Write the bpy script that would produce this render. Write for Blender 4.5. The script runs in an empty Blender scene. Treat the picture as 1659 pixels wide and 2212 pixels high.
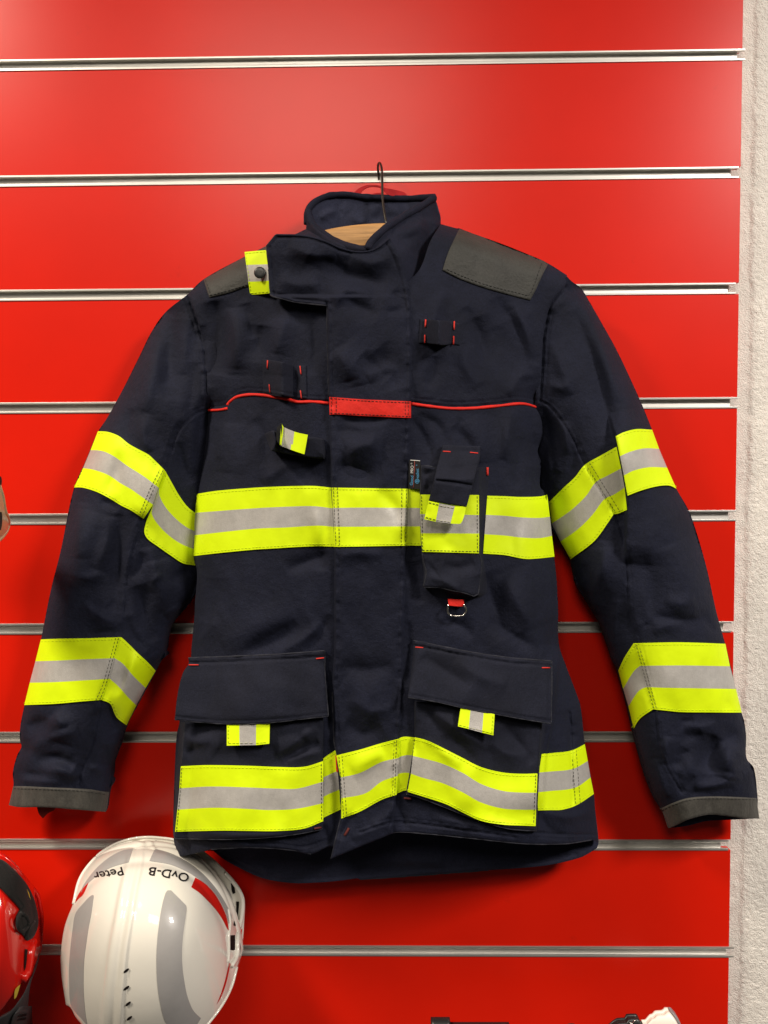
import bpy, math, random
import numpy as np
random.seed(4); RNG = np.random.default_rng(11)
scn = bpy.context.scene
COL = scn.collection

# ------------------------------------------------------------------ camera model (solved from the slat spacing)
FPX = 1662.0; CU, CV = 829.5, 1106.0
CAM = np.array([-0.4538, -1.0345, -0.5761])
def _rot(p, y, r):
    cx, sx = math.cos(p), math.sin(p); cy, sy = math.cos(y), math.sin(y); cr, sr = math.cos(r), math.sin(r)
    B = np.array([[1, 0, 0], [0, 0, 1], [0, -1, 0]], float)
    X = np.array([[1, 0, 0], [0, cx, -sx], [0, sx, cx]])
    Z = np.array([[cy, -sy, 0], [sy, cy, 0], [0, 0, 1]])
    R = np.array([[cr, -sr, 0], [sr, cr, 0], [0, 0, 1]])
    return Z @ X @ B @ R
MR = _rot(-0.0463, 0.0158, 0.0062)
def P3(u, v, d):
    """point seen at (u,v) standing d metres in front of the slat wall"""
    u = np.asarray(u, float); v = np.asarray(v, float); d = np.asarray(d, float) + 0 * u
    r = np.stack([(u - CU) / FPX, (v - CV) / FPX, np.ones_like(u)], -1) @ MR.T
    t = (-d - CAM[1]) / r[..., 1]
    return CAM + r * t[..., None]

# traced coordinates: each tag is a crop of the photograph
TG = {'O': (0, 0, 1), 'A': (548.6, 329.2, .2976), 'B': (329.2, 438.9, .26455), 'C': (822.9, 438.9, .3307),
      'D': (0, 877.8, .2976), 'E': (1097.2, 877.8, .3386), 'F': (0, 1316.7, .26455), 'G': (1261.8, 1316.7, .23942),
      'H': (329.2, 1316.7, .2976), 'I': (658.3, 1316.7, .3968), 'J': (0, 1755.5, .3472), 'K': (822.9, 877.8, .22317),
      'L': (548.6, 740.6, .23148), 'N': (1316.7, 2029.8, .1323), 'Q': (866.8, 976.5, .05952)}
def z(s):
    """'B 12,34 56,78 C 1,2' -> array of (u,v)"""
    out = []; tg = TG['O']
    for w in s.split():
        if w in TG: tg = TG[w]
        else:
            a, b = w.split(','); out.append((tg[0] + float(a) * tg[2], tg[1] + float(b) * tg[2]))
    return np.array(out)
def tr(p, src_off=(0, 0)): return np.asarray(p, float) + src_off

def smooth(pts, closed=False, step=3.0, corner=42):
    pts = np.asarray(pts, float); n = len(pts)
    if n < 3: return resample(pts, step)
    cs = []
    for i in range(n):
        if not closed and i in (0, n - 1): cs.append(i); continue
        a = pts[i] - pts[i - 1]; b = pts[(i + 1) % n] - pts[i]
        ang = abs(math.degrees(math.atan2(a[0] * b[1] - a[1] * b[0], a @ b)))
        if ang > corner: cs.append(i)
    if closed and not cs: cs = [0]
    res = []
    runs = []
    if closed:
        for k in range(len(cs)):
            a = cs[k]; b = cs[(k + 1) % len(cs)]
            if b <= a: b += n
            runs.append([pts[j % n] for j in range(a, b + 1)])
    else:
        for k in range(len(cs) - 1): runs.append([pts[j] for j in range(cs[k], cs[k + 1] + 1)])
    for r in runs:
        r = np.array(r); m = len(r)
        ext = np.vstack([2 * r[0] - r[1], r, 2 * r[-1] - r[-2]])
        for i in range(m - 1):
            p0, p1, p2, p3 = ext[i:i + 4]; L = np.linalg.norm(p2 - p1); k = max(1, int(L / step + .5))
            # centripetal-ish damping of tangents
            l1 = max(np.linalg.norm(p2 - p0), 1e-6); l2 = max(np.linalg.norm(p3 - p1), 1e-6)
            m1 = (p2 - p0) / l1 * L; m2 = (p3 - p1) / l2 * L
            for j in range(k):
                t = j / k
                res.append((2*t**3-3*t*t+1)*p1 + (t**3-2*t*t+t)*m1 + (-2*t**3+3*t*t)*p2 + (t**3-t*t)*m2)
        if not closed and r is runs[-1]: pass
    if not closed: res.append(pts[-1])
    return np.array(res)
def resample(pts, step=3.0, n=None):
    pts = np.asarray(pts, float)
    s = np.r_[0, np.cumsum(np.linalg.norm(np.diff(pts, axis=0), axis=1))]
    if n is None: n = max(2, int(s[-1] / step) + 1)
    q = np.linspace(0, s[-1], n)
    return np.stack([np.interp(q, s, pts[:, k]) for k in range(pts.shape[1])], -1)

def segdist(U, V, poly):
    """distance to polyline, signed side (+ right of travel as seen in the picture), arc parameter 0..1, arc length"""
    best = np.full(U.shape, 1e9); sg = np.zeros(U.shape); tt = np.zeros(U.shape)
    L = np.linalg.norm(np.diff(poly, axis=0), axis=1); tot = L.sum(); acc = 0
    for i in range(len(poly) - 1):
        a = poly[i]; b = poly[i + 1]; ab = b - a; l2 = ab @ ab
        if l2 < 1e-9: continue
        t = np.clip(((U - a[0]) * ab[0] + (V - a[1]) * ab[1]) / l2, 0, 1)
        du = U - a[0] - t * ab[0]; dv = V - a[1] - t * ab[1]; d = np.hypot(du, dv)
        m = d < best
        best = np.where(m, d, best)
        sg = np.where(m, np.sign(-(ab[0] * dv - ab[1] * du)), sg)
        tt = np.where(m, acc + t * L[i], tt); acc += L[i]
    return best, sg, tt / tot, tot

def vnoise(U, V, scale, seed, sv=None):
    """smooth lattice noise, about -1..1"""
    sv = sv or scale
    rg = np.random.default_rng(seed); T = rg.uniform(-1, 1, (64, 64))
    x = U / scale + 400; y = V / sv + 400
    xi = np.floor(x).astype(int); yi = np.floor(y).astype(int); fx = x - xi; fy = y - yi
    fx = fx**3 * (fx * (fx * 6 - 15) + 10); fy = fy**3 * (fy * (fy * 6 - 15) + 10)
    g = lambda a, b: T[a % 64, b % 64]
    return (g(xi, yi) * (1 - fx) + g(xi + 1, yi) * fx) * (1 - fy) + (g(xi, yi + 1) * (1 - fx) + g(xi + 1, yi + 1) * fx) * fy

FOLD = 3.2
class Field:
    """depth in front of the wall, sampled over a window of the traced sheet"""
    G = 2.0
    def __init__(s, u0, v0, u1, v1, ctrl=None, base=None):
        s.u0, s.v0 = u0, v0
        s.nu = int((u1 - u0) / s.G) + 2; s.nv = int((v1 - v0) / s.G) + 2
        s.V, s.U = np.mgrid[0:s.nv, 0:s.nu].astype(float) * s.G
        s.U += u0; s.V += v0
        if ctrl is not None: s.D = tps(ctrl, s.U, s.V)
        else: s.D = base(s.U, s.V)
    def __call__(s, u, v):
        x = np.clip((np.asarray(u, float) - s.u0) / s.G, 0, s.nu - 1.001); y = np.clip((np.asarray(v, float) - s.v0) / s.G, 0, s.nv - 1.001)
        i = x.astype(int); j = y.astype(int); fx = x - i; fy = y - j; D = s.D
        return (D[j, i] * (1 - fx) + D[j, i + 1] * fx) * (1 - fy) + (D[j + 1, i] * (1 - fx) + D[j + 1, i + 1] * fx) * fy
    def round(s, polys, R, d0):
        t = np.full(s.U.shape, 1e9)
        for p in polys: t = np.minimum(t, segdist(s.U, s.V, resample(p, 25))[0])
        t = np.clip(t / R, 0, 1); f = np.sqrt(np.clip(1 - (1 - t)**2, 0, 1))
        s.D = d0 + (s.D - d0) * f
    def _win(s, poly, m):
        a = np.maximum(((poly.min(0) - m - (s.u0, s.v0)) / s.G).astype(int), 0); b = ((poly.max(0) + m - (s.u0, s.v0)) / s.G).astype(int) + 1
        return slice(a[1], max(b[1], 0)), slice(a[0], max(b[0], 0))
    def ridge(s, poly, amp, w, w2=None, pucker=0, period=9, taper=True, seed=0, cusp=1.55):
        """fold: amp in mm, w soft width on the right of travel, w2 on the left"""
        poly = smooth(poly, step=8); w2 = w2 or w
        if not pucker and w > 3 and taper:
            w *= 1.08; w2 *= 1.08; cap = .50 * w / FOLD; amp = cap * math.tanh(amp / cap)
        sl = s._win(poly, 3 * max(w, w2))
        U, V = s.U[sl], s.V[sl]
        if U.size == 0: return
        d, sg, t, L = segdist(U, V, poly)
        a = np.exp(-np.sqrt((d / np.where(sg >= 0, w, w2))**2 + .03)**cusp) * np.exp(.03**(cusp / 2))
        if taper: a = a * np.sin(np.pi * np.clip(t, 0, 1))**.6
        if pucker: a = a * (1 - pucker + pucker * (vnoise(t * L, 0 * t + seed * 37.3, period, 5 + seed) + .6 * vnoise(t * L, d, period * 1.7, 9 + seed, 14)))
        s.D[sl] += FOLD * amp * .001 * a
    def step(s, poly, h, soft=40, sharp=3, taper=.12):
        poly = smooth(poly, step=8); sl = s._win(poly, 3 * soft); U, V = s.U[sl], s.V[sl]
        d, sg, t, L = segdist(U, V, poly); sd = d * sg
        a = np.where(sd >= 0, np.exp(-(sd / soft)**2), np.exp(-(sd / sharp)**2))
        a = a * np.clip(np.minimum(t, 1 - t) / taper, 0, 1)**.7
        s.D[sl] += h * .001 * a
    def noise(s, amp, sc, sv=None, seed=0, tilt=0.0):
        U = s.U + tilt * s.V; V = s.V + 25 * vnoise(s.U, s.V, 170, seed + 71)
        s.D += 1.25 * amp * .001 * vnoise(U + 22 * vnoise(s.U, s.V, 120, seed + 50), V, sc, seed, sv)
    def seam(s, poly, seed=1, side=9, amp=1.1, gr=-.8):
        s.ridge(poly, gr, 2.2, taper=False, cusp=2)
        p = offset_line(smooth(poly, step=6), side * .5)
        s.ridge(p, amp * .45, abs(side) * .62, pucker=.75, period=11, taper=False, seed=seed)
        for k in (.2, .95): s.ridge(offset_line(smooth(poly, step=6), side * k), -.5, 2, taper=False)
def offset_line(p, o):
    t = np.gradient(p, axis=0); t /= np.linalg.norm(t, axis=1)[:, None] + 1e-9
    return p + o * np.stack([-t[:, 1], t[:, 0]], -1) * 1.0
def tps(c, U, V):
    c = np.array(c, float); S = 300.0
    xy = c[:, :2] / S; n = len(c)
    k = lambda r2: np.where(r2 > 0, r2 * np.log(r2 + 1e-12), 0)
    K = k(((xy[:, None] - xy[None])**2).sum(-1)) + 1e-3 * np.eye(n)
    Pm = np.c_[np.ones(n), xy]
    A = np.zeros((n + 3, n + 3)); A[:n, :n] = K; A[:n, n:] = Pm; A[n:, :n] = Pm.T
    w = np.linalg.solve(A, np.r_[c[:, 2], 0, 0, 0])
    out = w[n] + w[n + 1] * U / S + w[n + 2] * V / S
    for i in range(n): out = out + w[i] * k((U / S - xy[i, 0])**2 + (V / S - xy[i, 1])**2)
    return out

# ------------------------------------------------------------------ mesh helpers
ROOT = {}
def thing(name, label, cat, loc=(0, 0, 0), group=None):
    o = bpy.data.objects.new(name, None); COL.objects.link(o); o.location = loc; o.empty_display_size = .05
    o['label'] = label; o['category'] = cat
    if group: o['group'] = group
    return o
def link(name, me, parent=None, label=None):
    o = bpy.data.objects.new(name, me); COL.objects.link(o)
    if parent is not None:
        o.parent = parent
        if parent.parent is None: o.location = [-c for c in parent.location]
    if label: o['label'] = label
    return o
def mesh(name, verts, faces, mats, parent=None, mi=None, smoothf=True, label=None):
    me = bpy.data.meshes.new(name); me.from_pydata([tuple(map(float, v)) for v in verts], [], [tuple(map(int, f)) for f in faces])
    for m in (mats if isinstance(mats, (list, tuple)) else [mats]): me.materials.append(m)
    if mi is not None: me.polygons.foreach_set('material_index', np.asarray(mi, np.int32))
    me.polygons.foreach_set('use_smooth', np.full(len(me.polygons), smoothf, dtype=bool))
    me.update()
    return link(name, me, parent, label)
def solid(name, verts, faces, mats, parent, back, mi=None, label=None):
    """front sheet + side walls + back sheet; back = array of matching back verts"""
    n = len(verts); cnt = {}
    for fi, f in enumerate(faces):
        for a, b in zip(f, f[1:] + f[:1]):
            if (b, a) in cnt: cnt[(b, a)] = None
            else: cnt[(a, b)] = fi
    rim = [(e, fi) for e, fi in cnt.items() if fi is not None]
    V = list(verts) + list(back); Fc = list(faces); M = list(mi) if mi is not None else [0] * len(faces)
    Fc += [tuple(i + n for i in reversed(f)) for f in faces]; M += M[:len(faces)]
    idx = {}
    def dupv(i, bk):
        k = (i, bk)
        if k not in idx: idx[k] = len(V); V.append(back[i] if bk else verts[i])
        return idx[k]
    for (a, b), fi in rim:
        Fc.append((dupv(b, 0), dupv(a, 0), dupv(a, 1), dupv(b, 1))); M.append(M[fi])
    return mesh(name, V, Fc, mats, parent, M, True, label)

def inpoly(U, V, poly):
    ins = np.zeros(U.shape, bool); n = len(poly)
    for i in range(n):
        x1, y1 = poly[i]; x2, y2 = poly[(i + 1) % n]
        if y1 == y2: continue
        c = ((y1 > V) != (y2 > V)) & (U < (x2 - x1) * (V - y1) / (y2 - y1) + x1)
        ins ^= c
    return ins
def fill(outline, step):
    """grid of quads filling a closed outline, border nodes pulled on to the outline"""
    o = smooth(outline, closed=True, step=max(1.5, step * .7))
    lo = o.min(0) - step * 1.3; hi = o.max(0) + step * 1.3
    nu = int((hi[0] - lo[0]) / step) + 2; nv = int((hi[1] - lo[1]) / step) + 2
    J, I = np.mgrid[0:nv, 0:nu]; U = lo[0] + I * step; V = lo[1] + J * step
    ins = inpoly(U, V, o)
    cell = ins[:-1, :-1] | ins[1:, :-1] | ins[:-1, 1:] | ins[1:, 1:]
    use = np.zeros(ins.shape, bool)
    for a in (0, 1):
        for b in (0, 1): use[a:nv - 1 + a, b:nu - 1 + b] |= cell
    out = use & ~ins
    oc = np.vstack([o, o[:1]])
    ou, ov = U[out], V[out]
    bu = ou.copy(); bv = ov.copy(); best = np.full(ou.shape, 1e9)
    for i in range(len(oc) - 1):
        a = oc[i]; ab = oc[i + 1] - a; l2 = ab @ ab
        if l2 < 1e-12: continue
        t = np.clip(((ou - a[0]) * ab[0] + (ov - a[1]) * ab[1]) / l2, 0, 1)
        pu = a[0] + t * ab[0]; pv = a[1] + t * ab[1]; d = (pu - ou)**2 + (pv - ov)**2; m = d < best
        best[m] = d[m]; bu[m] = pu[m]; bv[m] = pv[m]
    U = U.copy(); V = V.copy(); U[out] = bu; V[out] = bv
    # sharp corners
    pts = np.asarray(outline, float); n = len(pts); ok = np.argwhere(out)
    for i in range(n):
        a = pts[i] - pts[i - 1]; b = pts[(i + 1) % n] - pts[i]
        if abs(math.degrees(math.atan2(a[0] * b[1] - a[1] * b[0], a @ b))) > 42 and len(ok):
            dd = (U[out] - pts[i, 0])**2 + (V[out] - pts[i, 1])**2; k = dd.argmin()
            if dd[k] < (2.2 * step)**2: U[tuple(ok[k])], V[tuple(ok[k])] = pts[i]
    ids = -np.ones(ins.shape, int); ids[use] = np.arange(use.sum())
    jj, ii = np.nonzero(cell)
    faces = np.stack([ids[jj, ii], ids[jj + 1, ii], ids[jj + 1, ii + 1], ids[jj, ii + 1]], -1)
    return U[use], V[use], [tuple(f) for f in faces.tolist()], o
def patch(name, outline, fld, mat, parent, off=0.0, thick=.003, step=3.0, rim=0.0, rimw=4.0, back=None, bulge=0.0, bw=20., label=None):
    """cloth piece of a traced outline lying on a depth field. rim rounds the border (m); bulge puffs the middle"""
    u, v, faces, o = fill(outline, step)
    d = (fld(u, v) if callable(fld) else np.full(u.shape, fld)) + off
    if rim or bulge:
        e = segdist(u, v, np.vstack([o, o[:1]]))[0]
        if rim:
            t = np.clip(e / rimw, 0, 1); d = d - rim * (1 - np.sqrt(np.clip(1 - (1 - t)**2, 0, 1)))
        if bulge: t = np.clip(e / bw, 0, 1); d = d + bulge * np.sin(t * math.pi / 2)
    verts = P3(u, v, d)
    if back is None: b = verts + np.array([0, thick, 0])
    else:
        bd = np.minimum(back(u, v), d - .0005); b = verts.copy(); b[:, 1] = -bd
    return solid(name, verts.tolist(), faces, mat, parent, b.tolist(), None, label)
def strip(name, lines, fld, mats, parent, off=.0016, zones=(0, 1, 0), rows=4, thick=.0016, label=None, dx=3.5, lift=None):
    """band of parallel zones between traced lines (a reflective tape)"""
    ls = [smooth(l, step=3) for l in lines]
    L = max(np.linalg.norm(np.diff(l, axis=0), axis=1).sum() for l in ls); n = max(3, int(L / dx))
    ls = [resample(l, n=n) for l in ls]
    rowsl = []; zl = []
    for k in range(len(ls) - 1):
        for r in range(rows):
            rowsl.append(ls[k] * (1 - r / rows) + ls[k + 1] * (r / rows)); zl.append(zones[k])
    rowsl.append(ls[-1]); G = np.array(rowsl); m = len(rowsl)
    d = (fld(G[..., 0], G[..., 1]) if callable(fld) else np.full(G.shape[:2], fld)) + off
    if lift is not None: d = d + lift(np.linspace(0, 1, m)[:, None], np.linspace(0, 1, n)[None])
    verts = P3(G[..., 0], G[..., 1], d).reshape(-1, 3)
    faces = []; mi = []
    for j in range(m - 1):
        for i in range(n - 1):
            a = j * n + i; faces.append((a, a + n, a + n + 1, a + 1)); mi.append(zl[j])
    return solid(name, verts.tolist(), faces, mats, parent, (verts + np.array([0, thick, 0])).tolist(), mi, label)
def frames(p):
    t = np.gradient(p, axis=0); t /= np.linalg.norm(t, axis=1)[:, None] + 1e-12
    ref = np.array([0, 1.0, 0.02]); n = np.cross(t, ref)
    bad = np.linalg.norm(n, axis=1) < .05; n[bad] = np.cross(t[bad], [1., 0, 0]); n /= np.linalg.norm(n, axis=1)[:, None]
    return t, n, np.cross(n, t)
def tube_geo(p, r, k=8, closed=False, caps=True, base=0):
    p = np.asarray(p, float); n = len(p); t, a, b = frames(p); r = np.broadcast_to(r, (n,))
    V = []; Fc = []
    for i in range(n):
        for j in range(k):
            th = 2 * math.pi * j / k; V.append(p[i] + r[i] * (math.cos(th) * a[i] + math.sin(th) * b[i]))
    for i in range(n if closed else n - 1):
        for j in range(k):
            i2 = (i + 1) % n; j2 = (j + 1) % k
            Fc.append((base + i * k + j, base + i * k + j2, base + i2 * k + j2, base + i2 * k + j))
    if caps and not closed: Fc += [tuple(base + j for j in range(k))[::-1], tuple(base + (n - 1) * k + j for j in range(k))]
    return V, Fc
def tube(name, p, r, mat, parent, k=8, closed=False, label=None):
    V, Fc = tube_geo(p, r, k, closed); return mesh(name, V, Fc, mat, parent, label=label)
def on(fld, poly, off=0.0, step=4):
    p = smooth(poly, step=step); return P3(p[:, 0], p[:, 1], fld(p[:, 0], p[:, 1]) + off)
def rope(name, poly, fld, r, mat, parent, off=0.0, step=4, wob=0.0, seed=0):
    p = smooth(poly, step=step); p = resample(p, step)
    d = fld(p[:, 0], p[:, 1]) + off if callable(fld) else np.interp(np.linspace(0, 1, len(p)), np.linspace(0, 1, len(fld)), fld) + off
    rr = r * (1 + wob * vnoise(np.arange(len(p)) * step, np.zeros(len(p)), 13, seed + 3))
    return tube(name, P3(p[:, 0], p[:, 1], d), rr, mat, parent)
def stitches(name, polys, fld, mat, parent, off=.0004, dash=5., gap=3., w=1.3, label=None, h=.00015):
    for poly in polys:
        V = []; Fc = []
        p = smooth(poly, step=2); s = np.r_[0, np.cumsum(np.linalg.norm(np.diff(p, axis=0), axis=1))]
        x = 0.0; ds = min(dash, s[-1])
        while x < s[-1] - .5 * ds:
            q = np.linspace(x, min(x + ds, s[-1]), 4); u = np.interp(q, s, p[:, 0]); v = np.interp(q, s, p[:, 1])
            P = P3(u, v, fld(u, v) + off + h * np.array([-.3, .8, .8, -.3]))
            g, f = tube_geo(P, w * .00026, 5, base=len(V)); V += g; Fc += f
            x += ds + gap * random.uniform(.75, 1.3)
        if V: mesh(name, V, Fc, mat, parent, label=label)
def bar(p, q): return np.array([p, q], float)

# ------------------------------------------------------------------ materials
def mat(name, col, rough=.6, spec=.5, metal=0., bump=None, var=None, sheen=0., coat=0., stain=None, aniso=0.):
    m = bpy.data.materials.new(name); m.use_nodes = True; nt = m.node_tree; b = nt.nodes['Principled BSDF']
    b.inputs['Base Color'].default_value = (*col, 1); b.inputs['Roughness'].default_value = rough
    b.inputs['Specular IOR Level'].default_value = spec; b.inputs['Metallic'].default_value = metal
    if sheen: b.inputs['Sheen Weight'].default_value = sheen; b.inputs['Sheen Roughness'].default_value = .45
    if coat: b.inputs['Coat Weight'].default_value = coat; b.inputs['Coat Roughness'].default_value = .06
    tc = nt.nodes.new('ShaderNodeTexCoord')
    def noise(sc, det=3, ro=.55, stretch=None):
        n = nt.nodes.new('ShaderNodeTexNoise'); n.inputs['Scale'].default_value = sc; n.inputs['Detail'].default_value = det; n.inputs['Roughness'].default_value = ro
        if stretch:
            mp = nt.nodes.new('ShaderNodeMapping'); mp.inputs['Scale'].default_value = stretch; nt.links.new(tc.outputs['Object'], mp.inputs[0]); nt.links.new(mp.outputs[0], n.inputs['Vector'])
        else: nt.links.new(tc.outputs['Object'], n.inputs['Vector'])
        return n
    cur = None
    if var:
        for sc, amt, stretch in var:
            n = noise(sc, 4, .6, stretch); r = nt.nodes.new('ShaderNodeMapRange')
            r.inputs['From Min'].default_value = .3; r.inputs['From Max'].default_value = .7; r.inputs['To Min'].default_value = 1 - amt; r.inputs['To Max'].default_value = 1 + amt
            nt.links.new(n.outputs['Fac'], r.inputs['Value'])
            mx = nt.nodes.new('ShaderNodeVectorMath'); mx.operation = 'SCALE'
            if cur is None: mx.inputs[0].default_value = col
            else: nt.links.new(cur, mx.inputs[0])
            nt.links.new(r.outputs[0], mx.inputs['Scale']); cur = mx.outputs[0]
    if stain:
        sc, thr, scol, amt = stain
        n = noise(sc, 5, .65); r = nt.nodes.new('ShaderNodeMapRange'); r.inputs['From Min'].default_value = thr; r.inputs['From Max'].default_value = thr + .09; r.inputs['To Max'].default_value = amt
        nt.links.new(n.outputs['Fac'], r.inputs['Value'])
        mx = nt.nodes.new('ShaderNodeMix'); mx.data_type = 'RGBA'
        nt.links.new(r.outputs[0], mx.inputs[0])
        if cur is None: mx.inputs[6].default_value = (*col, 1)
        else: nt.links.new(cur, mx.inputs[6])
        mx.inputs[7].default_value = (*scol, 1); cur = mx.outputs[2]
    if cur is not None: nt.links.new(cur, b.inputs['Base Color'])
    if bump:
        prev = None
        for sc, dist, stretch in bump:
            n = noise(sc, 3, .6, stretch); bp = nt.nodes.new('ShaderNodeBump'); bp.inputs['Distance'].default_value = dist; bp.inputs['Strength'].default_value = 1
            nt.links.new(n.outputs['Fac'], bp.inputs['Height'])
            if prev is not None: nt.links.new(prev, bp.inputs['Normal'])
            prev = bp.outputs[0]
        nt.links.new(prev, b.inputs['Normal'])
    return m
NAVY = mat('navy_fabric', (.0072, .0088, .0205), .8, .2, sheen=.012, bump=[(900, .0005, None), (110, .0013, None)], var=[(22, .2, None), (700, .4, None)], stain=(480, .745, (.10, .10, .11), .7))
NAVY2 = mat('navy_lining_lightened', (.0200, .0225, .0440), .85, .2, sheen=.03, bump=[(900, .0004, None), (70, .001, None)], var=[(20, .2, None), (600, .3, None)])  # lining navy painted lighter, standing in for light under the shaded hem
PCKT = mat('worn_navy_fabric', (.0094, .0107, .0205), .85, .2, sheen=.02, bump=[(900, .0004, None), (90, .0010, None)], var=[(18, .22, None), (700, .35, None)], stain=(16, .69, (.040, .034, .028), .45))
PATCH = mat('grey_leatherette', (.034, .034, .030), .68, .4, bump=[(330, .0009, None), (60, .0006, None)], var=[(40, .15, None), (500, .18, None)])
CUFF = mat('grey_cuff', (.052, .049, .043), .8, .3, sheen=.08, bump=[(260, .0008, (1, 1, .25)), (60, .001, None)], var=[(90, .22, (1, 1, .3)), (500, .2, None)])
YEL = mat('fluorescent_yellow', (.68, .88, .002), .6, .25, bump=[(45, .0005, None)], var=[(25, .05, None)], stain=(21, .69, (.25, .26, .02), .55))
GRY = mat('reflective_grey', (.42, .405, .38), .36, .6, bump=[(34, .0012, (1.6, 1, .6)), (900, .0003, None)], var=[(14, .10, None), (160, .06, None), (900, .08, None)], stain=(60, .76, (.20, .18, .15), .4))
RED = mat('red_trim', (.66, .020, .012), .7, .3, bump=[(120, .0008, None), (800, .0003, None)], var=[(60, .12, None)])
LOOP = mat('red_loop', (.40, .008, .012), .75, .3, bump=[(800, .0004, None)], var=[(60, .2, None)])
EDGE = mat('worn_fabric_edge', (.026, .027, .036), .85, .2, bump=[(700, .0005, None)], var=[(120, .4, None)])
THR = mat('dark_thread', (.022, .023, .022), .8, .2)
THRY = mat('olive_thread', (.56, .70, .005), .8, .2)
THRG = mat('pale_thread', (.42, .42, .30), .8, .2)
THRR = mat('red_thread', (.60, .035, .025), .7, .3)
THRD = mat('faded_red_thread', (.09, .018, .016), .8, .2)
BOARD = mat('red_laminate', (.66, .0110, .0022), .30, .33, bump=[(700, .00005, None)], var=[(5, .05, None), (1.7, .04, None)], stain=(11, .665, (.40, .012, .006), .40))
ALU = mat('brushed_aluminium', (.64, .625, .59), .42, .5, .8, bump=[(300, .00008, (.03, 1, 1))], var=[(60, .10, (.05, 1, 1)), (7, .06, None)])
MDF = mat('board_core', (.23, .14, .07), .9, .2)
STUC = mat('rough_plaster', (.84, .80, .735), .9, .2, bump=[(620, .0022, None)], var=[(30, .06, None), (260, .05, None)], stain=(130, .70, (.34, .28, .21), .6))
WOOD = mat('pale_wood', (.46, .25, .095), .5, .4, bump=[(80, .0004, (1, 1, 14))], var=[(34, .28, (.5, 1, 8)), (9, .1, None)])
WIRE = mat('dark_wire', (.055, .048, .04), .38, .5, .75)
BLKP = mat('black_plastic', (.012, .012, .012), .38, .5)
BLKF = mat('black_elastic', (.0085, .0085, .0085), .9, .2, sheen=.05, bump=[(500, .0006, None)])
STEEL = mat('steel_ring', (.75, .73, .68), .22, .5, 1.0)
WHT = mat('white_helmet_gloss', (.74, .715, .645), .10, .5, coat=.6, bump=[(14, .0006, None)], var=[(7, .02, None)], stain=(60, .745, (.45, .40, .33), .5))
DECAL = mat('grey_reflective_decal', (.34, .33, .325), .36, .5, coat=.3, var=[(30, .05, None)], bump=[(60, .0002, None)])
RDEC = mat('red_decal', (.52, .012, .008), .3, .5, coat=.3)
REDH = mat('red_helmet_gloss', (.55, .010, .006), .16, .5, coat=.6, bump=[(14, .0006, None)])
INK = mat('black_ink', (.012, .012, .014), .4, .4)
HOLE = mat('dark_opening', (.006, .003, .003), .8, .2)
BEIG = mat('beige_shell', (.62, .44, .28), .35, .5, coat=.3)
LBL = mat('woven_label_black', (.008, .008, .008), .7, .3)
LW = mat('label_white_print', (.60, .60, .58), .7, .2)
LB = mat('label_blue_print', (.10, .36, .62), .7, .2)
LR = mat('label_red_line', (.30, .07, .06), .7, .2)
GREY = mat('grey_nylon', (.045, .045, .047), .6, .4, bump=[(300, .0006, None)])
WHTP = mat('pale_plastic', (.78, .70, .62), .35, .5)
GRYP = mat('grey_plastic', (.22, .20, .21), .35, .5)
YTRIM = mat('yellow_trim', (.55, .42, .05), .5, .4)

# ------------------------------------------------------------------ slat wall
PITCH = .15; Z0 = -.0239; GAP = .0146
slat = thing('slat_wall', 'red slatted display wall with bright aluminium rails running across', 'slat wall', (-.7, 0, -1.4))
def box(V, Fc, x0, x1, y0, y1, z0, z1):
    b = len(V); V += [(x0, y0, z0), (x1, y0, z0), (x1, y0, z1), (x0, y0, z1), (x0, y1, z0), (x1, y1, z0), (x1, y1, z1), (x0, y1, z1)]
    Fc += [tuple(b + i for i in f) for f in ((0, 1, 2, 3), (5, 4, 7, 6), (4, 0, 3, 7), (1, 5, 6, 2), (3, 2, 6, 7), (4, 5, 1, 0))]
XL = -1.45
ends = [.003, -.003, -.0045, .0005, .0005, -.004, -.003, -.0035, .006, .001]
for k in range(-1, 10):
    top = Z0 - PITCH * k - GAP; bot = Z0 - PITCH * (k + 1)
    V = []; Fc = []; box(V, Fc, XL, 0, 0, .012, bot, top)
    o = mesh('slat_board', V, Fc, BOARD, slat, smoothf=False)
    bv = o.modifiers.new('bevel', 'BEVEL'); bv.width = .0006; bv.segments = 2
    if k < 0: continue
    zt = Z0 - PITCH * k; zb = zt - GAP; xe = ends[k]
    # extruded C profile (y into the wall, z)
    pr = [(-.0012, 0), (-.0012, -.0023), (.0018, -.0026), (.0022, -.0014), (.0050, -.0014), (.0056, -GAP * .5), (.0050, -GAP + .0014), (.0022, -GAP + .0014), (.0018, -GAP + .0026), (-.0012, -GAP + .0023), (-.0012, -GAP),
          (.0004, -GAP), (.0004, -GAP + .0004), (.0100, -GAP + .0004), (.0100, -.0004), (.0004, -.0004), (.0004, 0)]
    V = []; n = len(pr)
    for x in (XL, xe):
        for (y, dz) in pr: V.append((x - (.008 if (x == xe and y > .003) else 0), y, zt + dz))
    Fc = [(i, i + n, (i + 1) % n + n, (i + 1) % n) for i in range(n)]
    Fc += [tuple(range(n)), tuple(range(2 * n - 1, n - 1, -1))]
    o = mesh('aluminium_rail', V, Fc, ALU, slat, smoothf=False)
    bv = o.modifiers.new('bevel', 'BEVEL'); bv.width = .0004; bv.segments = 2; bv.limit_method = 'ANGLE'
V = []; Fc = []; box(V, Fc, XL, -.012, .0125, .018, Z0 - PITCH * 10, Z0 + PITCH - GAP)
mesh('core_panel', V, Fc, MDF, slat, smoothf=False)

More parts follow.
